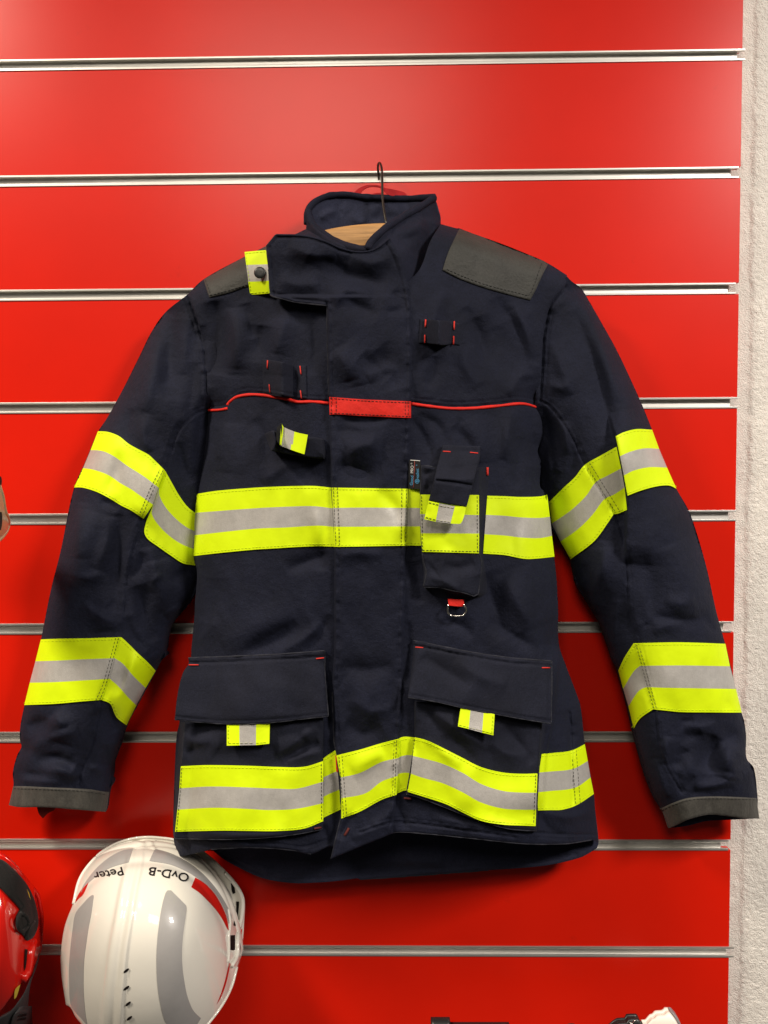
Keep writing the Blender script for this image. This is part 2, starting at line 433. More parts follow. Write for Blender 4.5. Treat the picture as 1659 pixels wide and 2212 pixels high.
# rough plaster wall beside and behind it
nx, nz = 200, 1250; xs = np.r_[np.linspace(-.02, .10, 100), np.linspace(.102, .33, 100)]; zs = np.linspace(.22, -1.5, nz)
X, Zz = np.meshgrid(xs, zs)
edge = .020 + .0016 * vnoise(Zz * 1000, 0 * Zz, 90, 3) + .0016 * vnoise(Zz * 1000, X * 1000, 9, 4, 9)
rough = np.clip((X - edge) / .007, 0, 1); rough = rough * rough * (3 - 2 * rough)
h = rough * (.0020 + .0004 * vnoise(X * 1e3, Zz * 1e3, 3.8, 21) + .0006 * np.abs(vnoise(X * 1e3, Zz * 1e3, 2.6, 22)) + .0007 * vnoise(X * 1e3, Zz * 1e3, 40, 23))
h += (1 - rough) * (.0005 * vnoise(X * 1e3, Zz * 1e3, 14, 24) + .0012 * np.clip(vnoise(X * 1e3, Zz * 1e3, 3.6, 25, 7) - .45, 0, 1))
Yy = .0185 - h
vv = np.stack([X, Yy, Zz], -1).reshape(-1, 3)
jj, ii = np.mgrid[0:nz - 1, 0:nx - 1]; a = (jj * nx + ii).ravel()
o = mesh('wall', vv, np.stack([a, a + nx, a + nx + 1, a + 1], -1).tolist(), STUC)
o['label'] = 'rough cream plaster wall beside the red slatted panel'; o['kind'] = 'structure'
V = []; Fc = []; box(V, Fc, XL, .33, .0230, .06, -1.5, .22)
o2 = mesh('wall_core', V, Fc, STUC, o, smoothf=False)

# ------------------------------------------------------------------ the jacket
JK = thing('firefighter_jacket', 'dark navy firefighter jacket with fluorescent yellow and grey bands hanging on the red slat wall', 'jacket', (-.45, -.06, -1.05))

ARM_L = z('O 404,637 B 290,760 350,900 420,1150 445,1400 446,1670')
ARM_R = z('C 1215,480 1200,545 1110,660 1060,870 1050,1050 1035,1290')
SIDE_L = z('B 446,1670 D 1510,100 1480,330 1440,580 1425,635 1405,1085 1430,1210 1415,1420 1405,1600 1390,1750 O 412,1433 402,1500 388,1550 H 195,830 178,900 165,1090 150,1580 155,1670 175,1800')
SIDE_R = z('C 1035,1290 O 1172,880 E 240,60 230,190 190,280 212,360 205,510 250,565 270,740 295,960 310,1100 320,1300 320,1450 330,1540 I 1420,300 1480,460 1500,520 1515,640 1525,735 1575,1010 1580,1080 1600,1270')
SH_L = z('O 404,637 B 420,620 750,438 930,348 O 596,508 636,506 A 378,557')
SH_R = z('A 1355,520 1480,553 C 510,163 1060,378 1215,470')
HEM_F = z('I 1600,1270 1560,1255 1420,1275 1200,1275 900,1245 650,1220 480,1215 300,1270 O 745,1838 713,1829 H 1150,1775 1000,1745 700,1728 430,1740 380,1755 175,1800')

def bc(pairs): return [(u, v, d) for (u, v, d) in pairs]
T = Field(350, 440, 1320, 1930, ctrl=bc([
    (404, 637, .080), (500, 600, .095), (600, 540, .105), (700, 600, .125), (830, 640, .138), (1000, 560, .112), (1100, 600, .1), (1210, 610, .080),
    (440, 760, .082), (600, 780, .118), (800, 800, .138), (1000, 780, .125), (1165, 760, .084),
    (447, 900, .085), (600, 1000, .122), (800, 1000, .136), (1000, 1000, .130), (1165, 930, .09),
    (430, 1150, .098), (600, 1200, .122), (800, 1250, .130), (1000, 1250, .132), (1190, 1200, .1),
    (420, 1400, .098), (600, 1480, .124), (725, 1500, .115), (800, 1500, .124), (1000, 1500, .135), (1210, 1420, .105), (1250, 1560, .09),
    (385, 1780, .102), (500, 1780, .126), (600, 1790, .126), (720, 1760, .112), (860, 1660, .128), (1000, 1750, .140), (1150, 1790, .128), (1270, 1790, .09)]))
T.round([SIDE_L], 75, .050); T.round([SIDE_R], 75, .050); T.round([SH_L, SH_R], 42, .062)
T.noise(2.2, 60, 170, 1, .25); T.noise(.8, 36, 90, 2, -.2); T.noise(.2, 14, 26, 3)
for s, a, w, w2 in [
    ('B 500,790 560,1000 575,1150 540,1400', -4.5, 16, 22), ('B 640,860 665,1100 660,1350', 4, 22, 16), ('B 900,1000 885,1120 880,1250', -2.5, 14, 18), ('B 1120,880 1050,1050 1010,1230', 3, 16, 16),
    ('B 400,1000 440,1250 470,1500', -3, 12, 12), ('B 1300,900 1330,1150 1300,1400', -2, 14, 10), ('B 760,820 800,960 830,1100', -3, 14, 14),
    ('B 620,1690 590,1850 530,2060 D 1590,300 1500,470 1480,560', 4.5, 8, 16), ('D 1560,150 1520,330 1470,560', -3, 10, 12),
    ('C 550,680 640,850 690,1060', -2.6, 12, 16), ('C 750,620 890,830 975,1120', -4.2, 10, 16), ('C 860,640 960,850 1000,1010', 3, 12, 10), ('C 960,740 1000,900 1010,1060', -2.5, 9, 9),
    ('C 430,560 360,700 330,900', 2.6, 14, 14), ('C 640,1200 560,1080 540,930', 2, 16, 16), ('C 830,1260 900,1150 960,1090', 2.2, 12, 12), ('C 300,1200 340,1130 350,1000', -2.2, 12, 12),
    ('C 860,1350 830,1480 880,1700', 3, 12, 18), ('C 960,1360 980,1500 1010,1700', -4.5, 10, 16), ('C 250,1380 380,1460 440,1620', -3.2, 10, 16),
    ('K 280,100 420,300 510,560', -3, 9, 14), ('K 1250,140 1215,330 1190,520', 3, 9, 14), ('K 700,200 830,330 900,480', -2, 12, 14), ('K 1330,300 1330,500 1300,800', -2.5, 14, 10),
    ('D 1438,1715 1500,1610 1560,1500 1600,1420', 3.6, 4.5, 14), ('H 320,240 400,150 470,60', 3.2, 4.5, 14),
    ('H 640,330 850,200 1050,90', -3.6, 10, 18), ('H 880,330 1050,240 1240,110', 3, 12, 14), ('H 1100,290 1200,190 1290,40', -2.6, 9, 12), ('L 300,2120 500,2040 700,1960', -2.6, 14, 12),
    ('L 560,1560 590,1640 600,1900', 2.6, 9, 14), ('L 660,1950 640,2050 640,2130', -4, 8, 12), ('L 80,1300 200,1200 330,1150', 2.2, 12, 16), ('L 420,1300 520,1200 640,1050', -2.4, 12, 16), ('L 20,700 100,900 130,1150', -2, 14, 14),
    ('K 1000,1620 1080,1900 1180,2180', -3.2, 12, 18), ('K 320,1500 360,1700 420,1900', -2.2, 10, 14), ('K 1200,1650 1320,1900 1450,2150', 2.5, 18, 18), ('K 600,2060 780,2130 900,2210', -2, 12, 12),
    ('I 560,60 575,250 560,420', -2.4, 8, 10), ('I 1000,60 1150,150 1290,230', -2.6, 12, 14), ('I 1370,60 1350,150 1340,270', -2.5, 8, 10), ('I 1480,780 1440,640 1420,420', -3.6, 7, 14), ('I 1300,1110 1450,1130 1570,1090', 3, 10, 10),
    ('I 260,1250 420,1150 520,1030', 2.6, 9, 14), ('I 700,1130 900,1180 1200,1230', 3, 8, 14), ('I 480,1030 520,1100 560,1200', -2.4, 8, 10), ('I 1290,1120 1330,1190 1420,1230', -3, 7, 10), ('H 1240,1560 1260,1640 1290,1700', -3, 9, 9),
    ('H 450,1700 640,1690 700,1720', 2.5, 5, 9), ('H 800,1700 950,1720 1150,1740', 2.4, 7, 7), ('H 1290,540 1285,700 1300,900', -4, 6, 12), ('H 1270,320 1250,420 1270,560', -2.5, 6, 10)]:
    T.ridge(z(s), a, w, w2)
for s, a, w in [('B 520,800 560,1050 530,1400', -2.2, 26), ('B 700,900 690,1150 680,1400', 2.2, 28), ('B 1100,950 1010,1200 990,1400', 1.8, 30), ('B 900,1000 880,1150 860,1300', -1.4, 26), ('C 620,750 700,950 720,1150', -1.8, 26), ('C 860,700 940,900 960,1150', 1.8, 22), ('C 770,800 880,1050 930,1200', -1.8, 22), ('H 500,250 800,120 1050,40', 2, 34), ('H 700,330 950,200 1150,100', -2, 24), ('K 1050,1600 1150,1900 1300,2200', -1.8, 30), ('K 1250,1600 1380,1900 1500,2150', 2, 34), ('B 640,1800 620,2000 600,2200', 1.8, 30), ('D 1560,1250 1540,1400 1480,1560', -1.6, 24), ('C 560,1420 640,1560 660,1700', 1.6, 26)]: T.ridge(z(s), a, w, cusp=1.8)
T.step(z('I 1290,1110 1310,790 1345,610 1388,200'), 9, 60, 3)
YOKE_L = z('B 445,1665 560,1660 620,1640 660,1600 720,1560 800,1548 900,1555 1000,1567 1100,1588 1250,1612 1440,1620')
YOKE_R = z('C 195,1300 300,1313 450,1330 600,1328 760,1312 900,1298 1030,1318')
for s in (YOKE_L, YOKE_R): T.seam(s, 4, -10, 1.3)
T.seam(z('I 1600,1225 1420,1225 1260,1215'), 7, -9, 1.0); T.seam(z('I 1150,1240 900,1205 650,1172 480,1160 300,1215'), 8, 9, 1.3)
T.seam(z('H 1270,1670 1100,1720 900,1700 700,1690'), 9, -8, 1.3)
T.ridge(z('I 1440,560 1450,700 1460,1060'), -1.6, 2.2, taper=False); T.ridge(z('I 1445,560 1455,700 1470,1060') + (7, 0), 1., 6, pucker=.8, period=10, taper=False)
body_out = np.vstack([SH_L, z('O 700,520 760,590 830,630 900,590 930,520'), SH_R, ARM_R[1:], SIDE_R[1:], HEM_F[1:-1], SIDE_L[::-1], ARM_L[::-1][1:-1]])
body = patch('body', body_out, T, NAVY, JK, thick=.0032, step=3.0, rim=.0012, rimw=4)
# hanging-down back, its lining showing under the front hem
HEM_B = z('I 1600,1270 1590,1300 1500,1350 1300,1395 1000,1420 600,1450 300,1470 H 1500,1950 1300,1975 1150,1985 1000,1985 800,1950 600,1860 500,1800 430,1740 175,1800')
Bk = Field(350, 440, 1320, 1930, ctrl=bc([(400, 640, .025), (830, 600, .02), (1220, 610, .025), (440, 1200, .02), (830, 1200, .012), (1190, 1200, .02), (400, 1800, .028), (640, 1870, .048), (900, 1870, .052), (1280, 1800, .044), (1060, 1860, .050)]))
Bk.round([SIDE_L, SIDE_R, SH_L, SH_R], 60, .046); Bk.noise(3, 90, 60, 31)
for s, a, w, w2 in [('I 500,1330 620,1370 760,1390', 5, 22, 22), ('I 250,1420 420,1410 700,1405', -3, 9, 9), ('I 800,1400 1000,1385 1250,1360', 3, 9, 12), ('H 700,1850 900,1930 1150,1950', 4, 12, 18)]: Bk.ridge(z(s), a, w, w2)
Bk.seam(z('H 480,1770 620,1840 800,1925 1000,1960 1300,1950 1500,1925 I 300,1440 600,1420 1000,1392 1300,1370 1480,1330'), 3, -10, 1.2)
back_out = np.vstack([SH_L, z('O 700,470 830,455 930,465'), SH_R, ARM_R[1:], SIDE_R[1:], HEM_B[1:-1], SIDE_L[::-1], ARM_L[::-1][1:-1]])
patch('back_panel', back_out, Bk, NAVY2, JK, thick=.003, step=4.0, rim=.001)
strip('reflective_band', [z('H 168,1085 178,1085'), z('H 167,1150 176,1150'), z('H 166,1260 174,1260'), z('H 164,1360 172,1360')], Bk, [YEL, GRY], JK, off=.002)

# ---- sleeves
LS_OUT_E = z('O 404,637 358,674 329,714 300,772 265,842 230,905 D 711,185 620,400 535,600 440,1050 370,1330 300,1680 F 335,245 270,500 200,780 165,960 163,1070 175,1120 140,1190 105,1330 110,1430 90,1520 75,1595')
LS_IN_E = z('F 860,1650 880,1500 915,1420 915,1290 920,1270 1000,1050 1030,945 1150,720 1265,505 1300,430 1345,390 D 1215,1640 1260,1560 1390,1400 O 432,1240 452,1160 468,1060 470,960 462,900')
L = Field(0, 620, 490, 1790, ctrl=bc([(404, 640, .074), (440, 760, .078), (447, 870, .078), (455, 960, .06), (370, 720, .074), (330, 820, .082), (380, 900, .086), (250, 950, .086), (320, 1050, .090), (400, 1100, .066), (420, 1200, .060),
    (180, 1060, .082), (250, 1200, .088), (150, 1250, .080), (330, 1250, .074), (200, 1400, .086), (110, 1400, .074), (290, 1420, .078), (150, 1550, .082), (240, 1530, .080), (130, 1680, .078), (60, 1680, .066), (220, 1680, .066), (130, 1745, .076)]))
L.round([LS_OUT_E[1:]], 66, .034); L.round([LS_IN_E], 62, .034)
L.noise(2.2, 60, 150, 5, .35); L.noise(.8, 34, 60, 6, .2); L.noise(.2, 13, 22, 7)
for s, a, w, w2 in [
    ('B 285,900 270,1150 250,1400', 3, 12, 18), ('B 170,900 140,1200 130,1500', -3.2, 12, 18), ('B 360,1300 330,1500 300,1750', -2.4, 12, 12), ('B 60,1100 0,1400 -60,1700', 3, 14, 22),
    ('D 960,20 925,150 915,270', -5, 8, 16), ('D 1060,60 1040,200 1080,330', 3, 14, 12), ('D 860,330 840,480 780,640', -2, 12, 14),
    ('D 720,700 790,700 860,740', -6, 9, 16), ('D 600,700 570,900 560,1100', 3, 18, 18), ('D 875,760 870,1000 855,1250 850,1560', -6.5, 9, 16), ('D 790,800 770,1000 700,1180', 2.6, 18, 14),
    ('D 570,1690 660,1590 720,1520', -4, 5, 12), ('D 740,1530 790,1460 830,1410', -4, 5, 10), ('D 600,1420 690,1500 830,1560', 3.5, 9, 16), ('D 500,1240 620,1250 760,1210', 2, 14, 14), ('D 640,1660 760,1640 870,1640', -3, 8, 8),
    ('D 1090,1020 1120,1200 1100,1350', 2.5, 12, 14), ('D 1000,1300 1060,1560 1150,1800', -4.5, 9, 18), ('D 1190,1510 1260,1470 1320,1450', 5, 10, 14), ('D 1100,1280 1140,1240 1180,1210', 2.6, 5, 7), ('D 1260,1290 1300,1220 1370,1180', -3.5, 12, 16), ('D 960,1250 1010,1180 1040,1060', -3, 8, 10), ('D 1300,260 1330,420 1390,560', -6, 8, 14), ('D 1390,130 1400,300 1420,480', 4, 8, 9), ('D 1450,60 1440,250 1400,540', -4, 6, 6),
    ('F 220,960 300,925 400,905', -3.5, 9, 14), ('F 420,880 500,920 520,960', 4, 14, 18), ('F 180,1060 200,1130 230,1190', -6, 8, 12), ('F 260,1140 400,1050 640,1000', 3.2, 14, 14),
    ('F 330,1215 420,1195 520,1210 620,1270', -8, 6, 12), ('F 130,1305 250,1340 420,1345', -8, 6, 10), ('F 400,1275 540,1310 640,1390', 5, 8, 12), ('F 130,1390 300,1400 500,1420', 3.5, 8, 9), ('F 560,1450 600,1400 660,1370', -4, 5, 7),
    ('F 880,760 920,900 960,1000', -4, 8, 16), ('F 870,1100 880,1250 910,1280', -4.5, 6, 10), ('F 720,1290 800,1300 880,1330', 3.5, 8, 10), ('F 1000,500 990,600 940,680', -3, 9, 12), ('F 1110,360 1060,520 1000,700', 3, 14, 10), ('F 1050,60 1080,200 1200,330', -4, 9, 14)]:
    L.ridge(z(s), a, w, w2)
for s, a, w in [('D 640,760 600,950 540,1250', 2.2, 36), ('D 860,780 860,1150 840,1500', -2.6, 24), ('D 1120,1120 1180,1330 1250,1450', 2.6, 26), ('D 1010,1300 1080,1500 1140,1700', -2, 24), ('F 430,860 520,960 480,1080', 2.6, 26), ('F 180,980 300,960 380,900', -2, 22), ('F 280,1240 450,1225 600,1280', -2.4, 15), ('F 330,1330 500,1325 630,1390', 2.2, 15), ('F 860,800 930,950 960,1080', -2.2, 22), ('B 60,1250 20,1500 -40,1750', 2, 34), ('B 200,950 170,1250 120,1600', -2, 26)]: L.ridge(z(s), a, w, cusp=1.8)
LSEAM = z('D 1500,20 1400,70 1300,170 1250,300 1195,465 1150,590 1110,710 1050,825 985,980 945,1120 920,1300 900,1500 882,1650 F 985,227 935,400 895,565 830,738 800,900 760,1080 700,1230 660,1330 640,1440')
L.step(LSEAM[4:8][::-1], 7, 40, 3); L.step(LSEAM[3:18][::-1], 3.0, 45, 3)
L.seam(LSEAM, 12, 8, 1.3); L.seam(ARM_L + (-1, 0), 13, 11, 1.2)
Lb = Field(0, 620, 490, 1790, ctrl=bc([(404, 640, .020), (430, 900, .012), (250, 1000, .008), (150, 1400, .006), (130, 1740, .010), (350, 1300, .008)]))
Lb.round([LS_OUT_E[1:], LS_IN_E], 60, .033)
ls_out = np.vstack([LS_OUT_E, z('F 150,1610 300,1612 450,1618 600,1630'), LS_IN_E, z('O 470,800 462,730 440,680')])
slL = patch('sleeve', ls_out, L, NAVY, JK, off=-.0005, step=3.0, back=Lb, label='sleeve on the left of the photo, its lower arm creased above the cuff')

RS_OUT_E = z('C 1215,478 1240,505 1310,560 1360,640 1440,780 1540,960 1640,1170 E 860,0 920,150 965,270 1015,390 1075,525 1160,680 1260,1000 1330,1310 1385,1510 G 1275,310 1370,716 1420,930 1445,1010 1462,1150 1465,1340 1530,1430 1565,1690 1566,1780 1578,1885')
RS_IN_E = z('G 765,1970 715,1830 690,1800 630,1690 560,1500 500,1280 470,1170 450,1070 402,870 310,555 255,450 245,390 190,250 150,130 E 580,1370 500,1240 440,1140 400,980 340,870 285,780 260,640 O 1168,1060 1150,1000 1145,930')
R = Field(1130, 580, 1659, 1800, ctrl=bc([(1216, 600, .076), (1190, 660, .078), (1172, 760, .080), (1166, 860, .080), (1165, 950, .062), (1250, 640, .078), (1270, 760, .088), (1330, 860, .090), (1240, 950, .082), (1350, 1000, .092), (1250, 1100, .070), (1420, 1030, .080),
    (1220, 1180, .058), (1300, 1180, .076), (1400, 1180, .094), (1480, 1200, .084), (1330, 1350, .072), (1430, 1330, .092), (1530, 1350, .076), (1360, 1470, .072), (1450, 1460, .088), (1560, 1480, .074), (1430, 1600, .080), (1560, 1600, .074), (1460, 1730, .074), (1580, 1700, .076), (1540, 1770, .072)]))
R.round([RS_OUT_E[2:]], 62, .034); R.round([RS_IN_E], 58, .034)
R.noise(2.0, 60, 150, 15, -.35); R.noise(.7, 34, 60, 16, -.2); R.noise(.2, 13, 22, 17)
for s, a, w, w2 in [
    ('C 1230,640 1290,780 1400,1060 1460,1280 1510,1560', -7, 12, 18), ('C 1300,600 1400,820 1480,1060 1560,1300', 4, 12, 16), ('C 1120,900 1180,1080 1250,1250', 2.6, 16, 16), ('C 1090,700 1150,650 1200,560', 3, 8, 12), ('C 1090,1180 1180,1210 1230,1180', 2.6, 10, 12),
    ('E 180,300 210,420 250,540', -6, 8, 12), ('E 290,60 330,240 330,400', -5, 8, 14), ('E 370,90 360,250 300,420', 4, 10, 10), ('E 430,250 410,400 330,520', -4, 8, 10), ('E 240,190 260,330 270,480', 4.5, 6, 8), ('C 1060,1330 1090,1470 1080,1640', -6, 8, 8), ('C 1130,1380 1200,1500 1230,1640', 4, 8, 12),
    ('E 480,1000 520,1130 500,1240', -3, 10, 14), ('E 620,860 600,1030 520,1200', 3, 16, 14), ('E 890,1050 880,1220 900,1400', 2.6, 5, 12), ('E 1000,1230 1100,1260 1200,1230', 2, 16, 16), ('E 860,1400 900,1385 925,1370', -6, 5, 7), ('E 930,1330 1080,1360 1250,1370', -4, 9, 14), ('E 930,1450 1000,1400 1120,1390', 3, 8, 12),
    ('E 780,1320 790,1400 830,1480', -3.5, 5, 7), ('E 700,1230 680,1400 670,1560', 2.4, 6, 12), ('E 1230,1300 1290,1400 1340,1450', -2.6, 8, 10),
    ('G 870,990 920,1010 990,1000', -5, 6, 9), ('G 900,1040 1050,1060 1200,1030', 3.2, 8, 12), ('G 880,1130 960,1140 1060,1110', -3.5, 8, 12), ('G 1260,1110 1310,1170 1380,1270 1470,1350', -9, 6, 16), ('G 1310,1210 1400,1290 1470,1360', 5, 6, 6), ('G 1200,1150 1150,1300 1130,1480', -3.5, 16, 20), ('G 1290,1240 1320,1400 1290,1530', 4.5, 22, 22),
    ('G 1000,1610 1150,1590 1280,1550 1420,1430', 6, 8, 12), ('G 950,1650 1150,1640 1350,1600', -4, 8, 8), ('G 830,1480 860,1520 890,1530', -4, 5, 7), ('G 760,1150 740,1250 720,1350', 3, 10, 12), ('G 930,1260 860,1380 760,1400', -3.2, 12, 14), ('G 640,1350 680,1500 760,1700', 2.4, 8, 14), ('G 1000,1500 940,1570 920,1620', -4, 7, 9), ('G 1350,880 1290,860 1240,850', -1.5, 9, 9)]:
    R.ridge(z(s), a, w, w2)
for s, a, w in [('G 1280,1180 1330,1300 1290,1460', 2.8, 26), ('G 1150,1120 1120,1300 1090,1450', -2.4, 24), ('G 900,1300 950,1480 900,1620', 1.8, 22), ('E 1050,880 1150,1130 1180,1350', 2, 36), ('E 860,950 900,1180 900,1380', -1.8, 26), ('E 620,900 620,1100 550,1320', 2, 26), ('C 1250,700 1400,1060 1490,1500', -2.6, 24), ('G 1230,1080 1330,1130 1440,1230', -2.6, 16), ('G 1000,1620 1200,1600 1420,1500', 1.8, 18), ('E 560,1080 640,1300 660,1500', -1.6, 20)]: R.ridge(z(s), a, w, cusp=1.8)
R.step(z('E 650,50 668,125 690,190 715,318 740,440 763,570 758,700 756,830 745,1000'), 12, 70, 2.5)
RSEAM = z('C 1040,1290 1110,1330 1200,1450 E 430,240 490,370 560,490 680,690 740,850 760,1100 775,1330 820,1510 G 480,308 550,600 635,900 680,1250 760,1450 880,1650')
R.step(RSEAM[8:], 2.5, 45, 3); R.seam(RSEAM, 22, -8, 1.3); R.seam(ARM_R[1:] + (1, 0), 23, -11, 1.2)
Rb = Field(1130, 580, 1659, 1800, ctrl=bc([(1216, 600, .020), (1170, 900, .012), (1300, 1000, .008), (1400, 1400, .006), (1500, 1740, .008), (1600, 1700, .010)]))
Rb.round([RS_OUT_E[2:], RS_IN_E], 56, .033)
rs_out = np.vstack([RS_OUT_E, z('G 1420,1878 1250,1858 1120,1850 950,1890 830,1945'), RS_IN_E, z('C 1010,1290 1010,1050 1040,800 1100,620')])
slR = patch('sleeve', rs_out, R, NAVY, JK, off=-.0005, step=3.0, back=lambda u, v: np.where(v > 1740, .052, Rb(u, v)), label='sleeve on the right of the photo, with a deep lengthwise fold at the upper band')
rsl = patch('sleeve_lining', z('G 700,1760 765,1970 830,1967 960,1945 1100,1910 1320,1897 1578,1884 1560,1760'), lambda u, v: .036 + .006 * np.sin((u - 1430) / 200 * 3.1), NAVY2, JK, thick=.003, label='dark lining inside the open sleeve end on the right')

# cuffs
cl = patch('cuff', z('F 108,1443 250,1447 400,1455 650,1465 760,1475 884,1500 862,1652 600,1632 450,1620 300,1614 150,1613 72,1597'), L, CUFF, JK, off=.0022, thick=.004, step=2.5, rim=.0015, rimw=5)
patch('cuff_tag', z('F 298,1600 460,1605 440,1640 395,1662 350,1706 318,1668'), lambda u, v: .048 + 0 * u, mat('dark_red_fabric', (.13, .008, .006), .8, .3, var=[(120, .2, None)]), JK, thick=.002, step=2.5)
cr = patch('cuff', z('G 688,1803 800,1750 930,1706 1100,1690 1300,1691 1556,1702 1567,1790 1581,1886 1420,1880 1250,1860 1120,1852 950,1892 832,1947 762,1973 713,1832'), R, CUFF, JK, off=.0022, thick=.004, step=2.5, rim=.0015, rimw=5)
stitches('stitching', [z('F 112,1462 400,1470 650,1481 880,1514')], L, THR, cl, off=.0026); stitches('stitching', [z('G 700,1815 800,1766 930,1722 1100,1706 1300,1707 1555,1717')], R, THR, cr, off=.0026)

# ---- reflective bands
def band(lines, fld, off=.0016, parent=JK, st=True, name='reflective_band', thr=None, ends=()):
    ls = [z(l) if isinstance(l, str) else l for l in lines]
    b = strip(name, ls, fld, [YEL, GRY], parent, off=off)
    if st and parent.parent is None:
        pl = [offset_line(smooth(ls[0], step=3), 4.6), offset_line(smooth(ls[3], step=3), -4.6)]
        stitches('stitching', pl, fld, THRY, b, off=off + .0001, w=1.25, dash=4.5)
        if ends: stitches('stitching', [z(e) for e in ends], fld, THR, b, off=off + .0002, w=1.2, dash=5)
    return b
band(['D 711,180 780,185 860,215 930,270 1000,310 1075,350 1130,400 1195,465', 'D 657,318 705,319 760,330 830,365 920,430 1000,480 1060,520 1150,590', 'D 603,448 680,460 790,500 870,555 950,600 1000,635 1110,712', 'D 538,588 600,590 700,620 790,665 880,720 950,755 1040,815'], L, ends=('D 1165,450 1090,600 1015,775', 'D 1185,462 1110,612 1035,792'))
band(['D 1197,468 1240,545 1300,650 1360,730 1430,785', 'D 1153,592 1158,650 1200,730 1270,810 1350,875 1425,912', 'D 1112,716 1103,780 1150,860 1230,940 1320,1000 1420,1040', 'D 1062,832 1047,910 1070,960 1150,1020 1250,1090 1330,1140 1420,1155'], L)
band(['F 333,245 500,240 700,236 987,227', 'F 289,423 500,416 700,406 936,398', 'F 243,597 450,592 700,577 896,565', 'F 198,780 450,770 650,752 831,738'], L, ends=('F 945,232 890,440 845,600 785,738', 'F 970,232 915,430 870,600 815,740'))
band(['F 988,228 1040,275 1130,365 1200,430 1268,503', 'F 937,399 1000,440 1090,545 1188,640', 'F 897,566 960,620 1050,720 1112,780', 'F 832,739 900,770 935,850 960,890 1032,945'], L)
band(['E 262,612 350,525 430,450 490,375 600,310 693,258', 'E 280,748 400,665 500,570 560,485 640,440 722,397', 'E 335,862 450,780 540,690 615,592 680,560 744,517', 'E 400,975 550,860 640,740 674,688 700,685 760,660'], R, ends=('E 497,372 690,682', 'E 520,360 715,672'))
band(['E 689,190 740,165 820,145 920,149', 'E 716,318 780,290 870,268 965,271', 'E 741,440 800,410 900,388 1015,390', 'E 764,570 840,540 950,510 1030,505 1075,525'], R, off=.005)
band(['G 311,553 340,490 370,430 450,306', 'G 354,713 420,600 460,545 503,510', 'G 401,872 470,760 510,720 562,700', 'G 449,1073 480,1015 520,970 622,900'], R, ends=('G 465,310 625,890',))
band(['G 451,307 600,303 860,298 1275,310', 'G 504,509 700,506 900,505 1316,512', 'G 563,700 700,704 900,708 1371,716', 'G 623,900 740,912 870,925 1100,928 1422,930'], R, ends=('G 492,310 655,905',))
band(['O 424,1067 470,1060 L 0,1352 200,1342 400,1336 550,1335 640,1342 722,1352', 'O 421,1108 L 0,1545 300,1530 560,1525 735,1545', 'O 419.5,1156 L 0,1735 300,1722 600,1705 745,1716', 'O 418,1201 470,1195 L 0,1930 200,1918 400,1905 600,1898 750,1902'], T)
band(['L 1440,1362 1500,1362 1575,1366', 'L 1435,1541 1500,1541 1575,1542', 'L 1428,1712 1500,1712 1575,1712', 'L 1423,1892 1500,1892 1585,1893'], T)
band(['K 1030,865 1200,870 1350,877 E 200,575 251,565', 'K 1016,1050 1200,1060 1350,1075 E 200,712 268,705', 'K 1003,1237 1200,1250 1350,1268 E 200,840 281,826', 'K 990,1425 1200,1440 1350,1470 E 130,974 220,968 297,959'], T)
band(['H 1225,1092 1260,1068 1330,1022', 'H 1225,1228 1260,1210 1350,1168', 'H 1225,1372 1260,1348 1365,1303', 'H 1225,1520 1260,1502 1372,1448'], T)
band(['I 505,708 530,697 560,695 620,702', 'I 500,812 530,798 570,793 620,803', 'I 495,900 520,891 560,888 620,905', 'I 490,1006 515,996 545,985 610,1005'], T)
band(['I 1290,788 1330,785 1450,770 1525,735', 'I 1275,888 1330,883 1460,868 1541,825', 'I 1265,995 1330,988 1470,970 1556,914', 'I 1270,1094 1330,1092 1400,1090 1480,1065 1574,1004'], T, ends=('I 1455,775 1475,1065', 'I 1478,765 1500,1055'))

# ---- storm flap: throat tab and placket in one piece
PL_L = z('O 706,655 707,741 710,857 715,1053 718,1100 722,1180 722,1250 722,1400 718,1466 H 1306,600 1312,800 1320,960 1340,1070 1370,1450 1365,1520 1340,1620 1295,1810')
PL_R = z('A 985,622 1060,750 1100,880 1130,1005 C 188,620 200,700 202,900 200,1300 L 1466,700 1455,1000 1440,1360 1425,1892 K 235,1800 220,2212 I 535,500 515,700 500,1000 480,1218')
FLAP_T = z('A 90,680 160,598 300,600 400,610 520,645 620,690 720,717 800,721 870,704 930,668 985,622')
FLAP_B = z('A 525,1112 400,1100 300,1088 200,1062 140,1048 120,1034 105,850 90,690')
lift = Field(540, 480, 920, 1880, ctrl=bc([(576, 540, .034), (597, 508, .036), (590, 636, .024), (640, 560, .026), (640, 640, .016), (700, 655, .016), (740, 600, .018), (790, 560, .014), (840, 545, .018), (870, 560, .018), (880, 620, .006), (760, 760, .009), (888, 760, .004), (715, 760, .009),
    (715, 1000, .007), (885, 1000, .004), (720, 1250, .006), (875, 1250, .004), (722, 1500, .008), (865, 1500, .004), (728, 1680, .010), (860, 1680, .004), (735, 1780, .013), (716, 1850, .012), (850, 1790, .004)]))
S = Field(540, 480, 920, 1880, base=lambda u, v: np.where(v < 640, .112 + .022 * np.clip((u - 570) / 130, 0, 1), 0) * np.clip((640 - v) / 90, 0, 1) + T(u, v) * (1 - np.clip((640 - v) / 90, 0, 1)))
S.D = S.D + lift.D * np.where(S.V < 640, .55, 1)
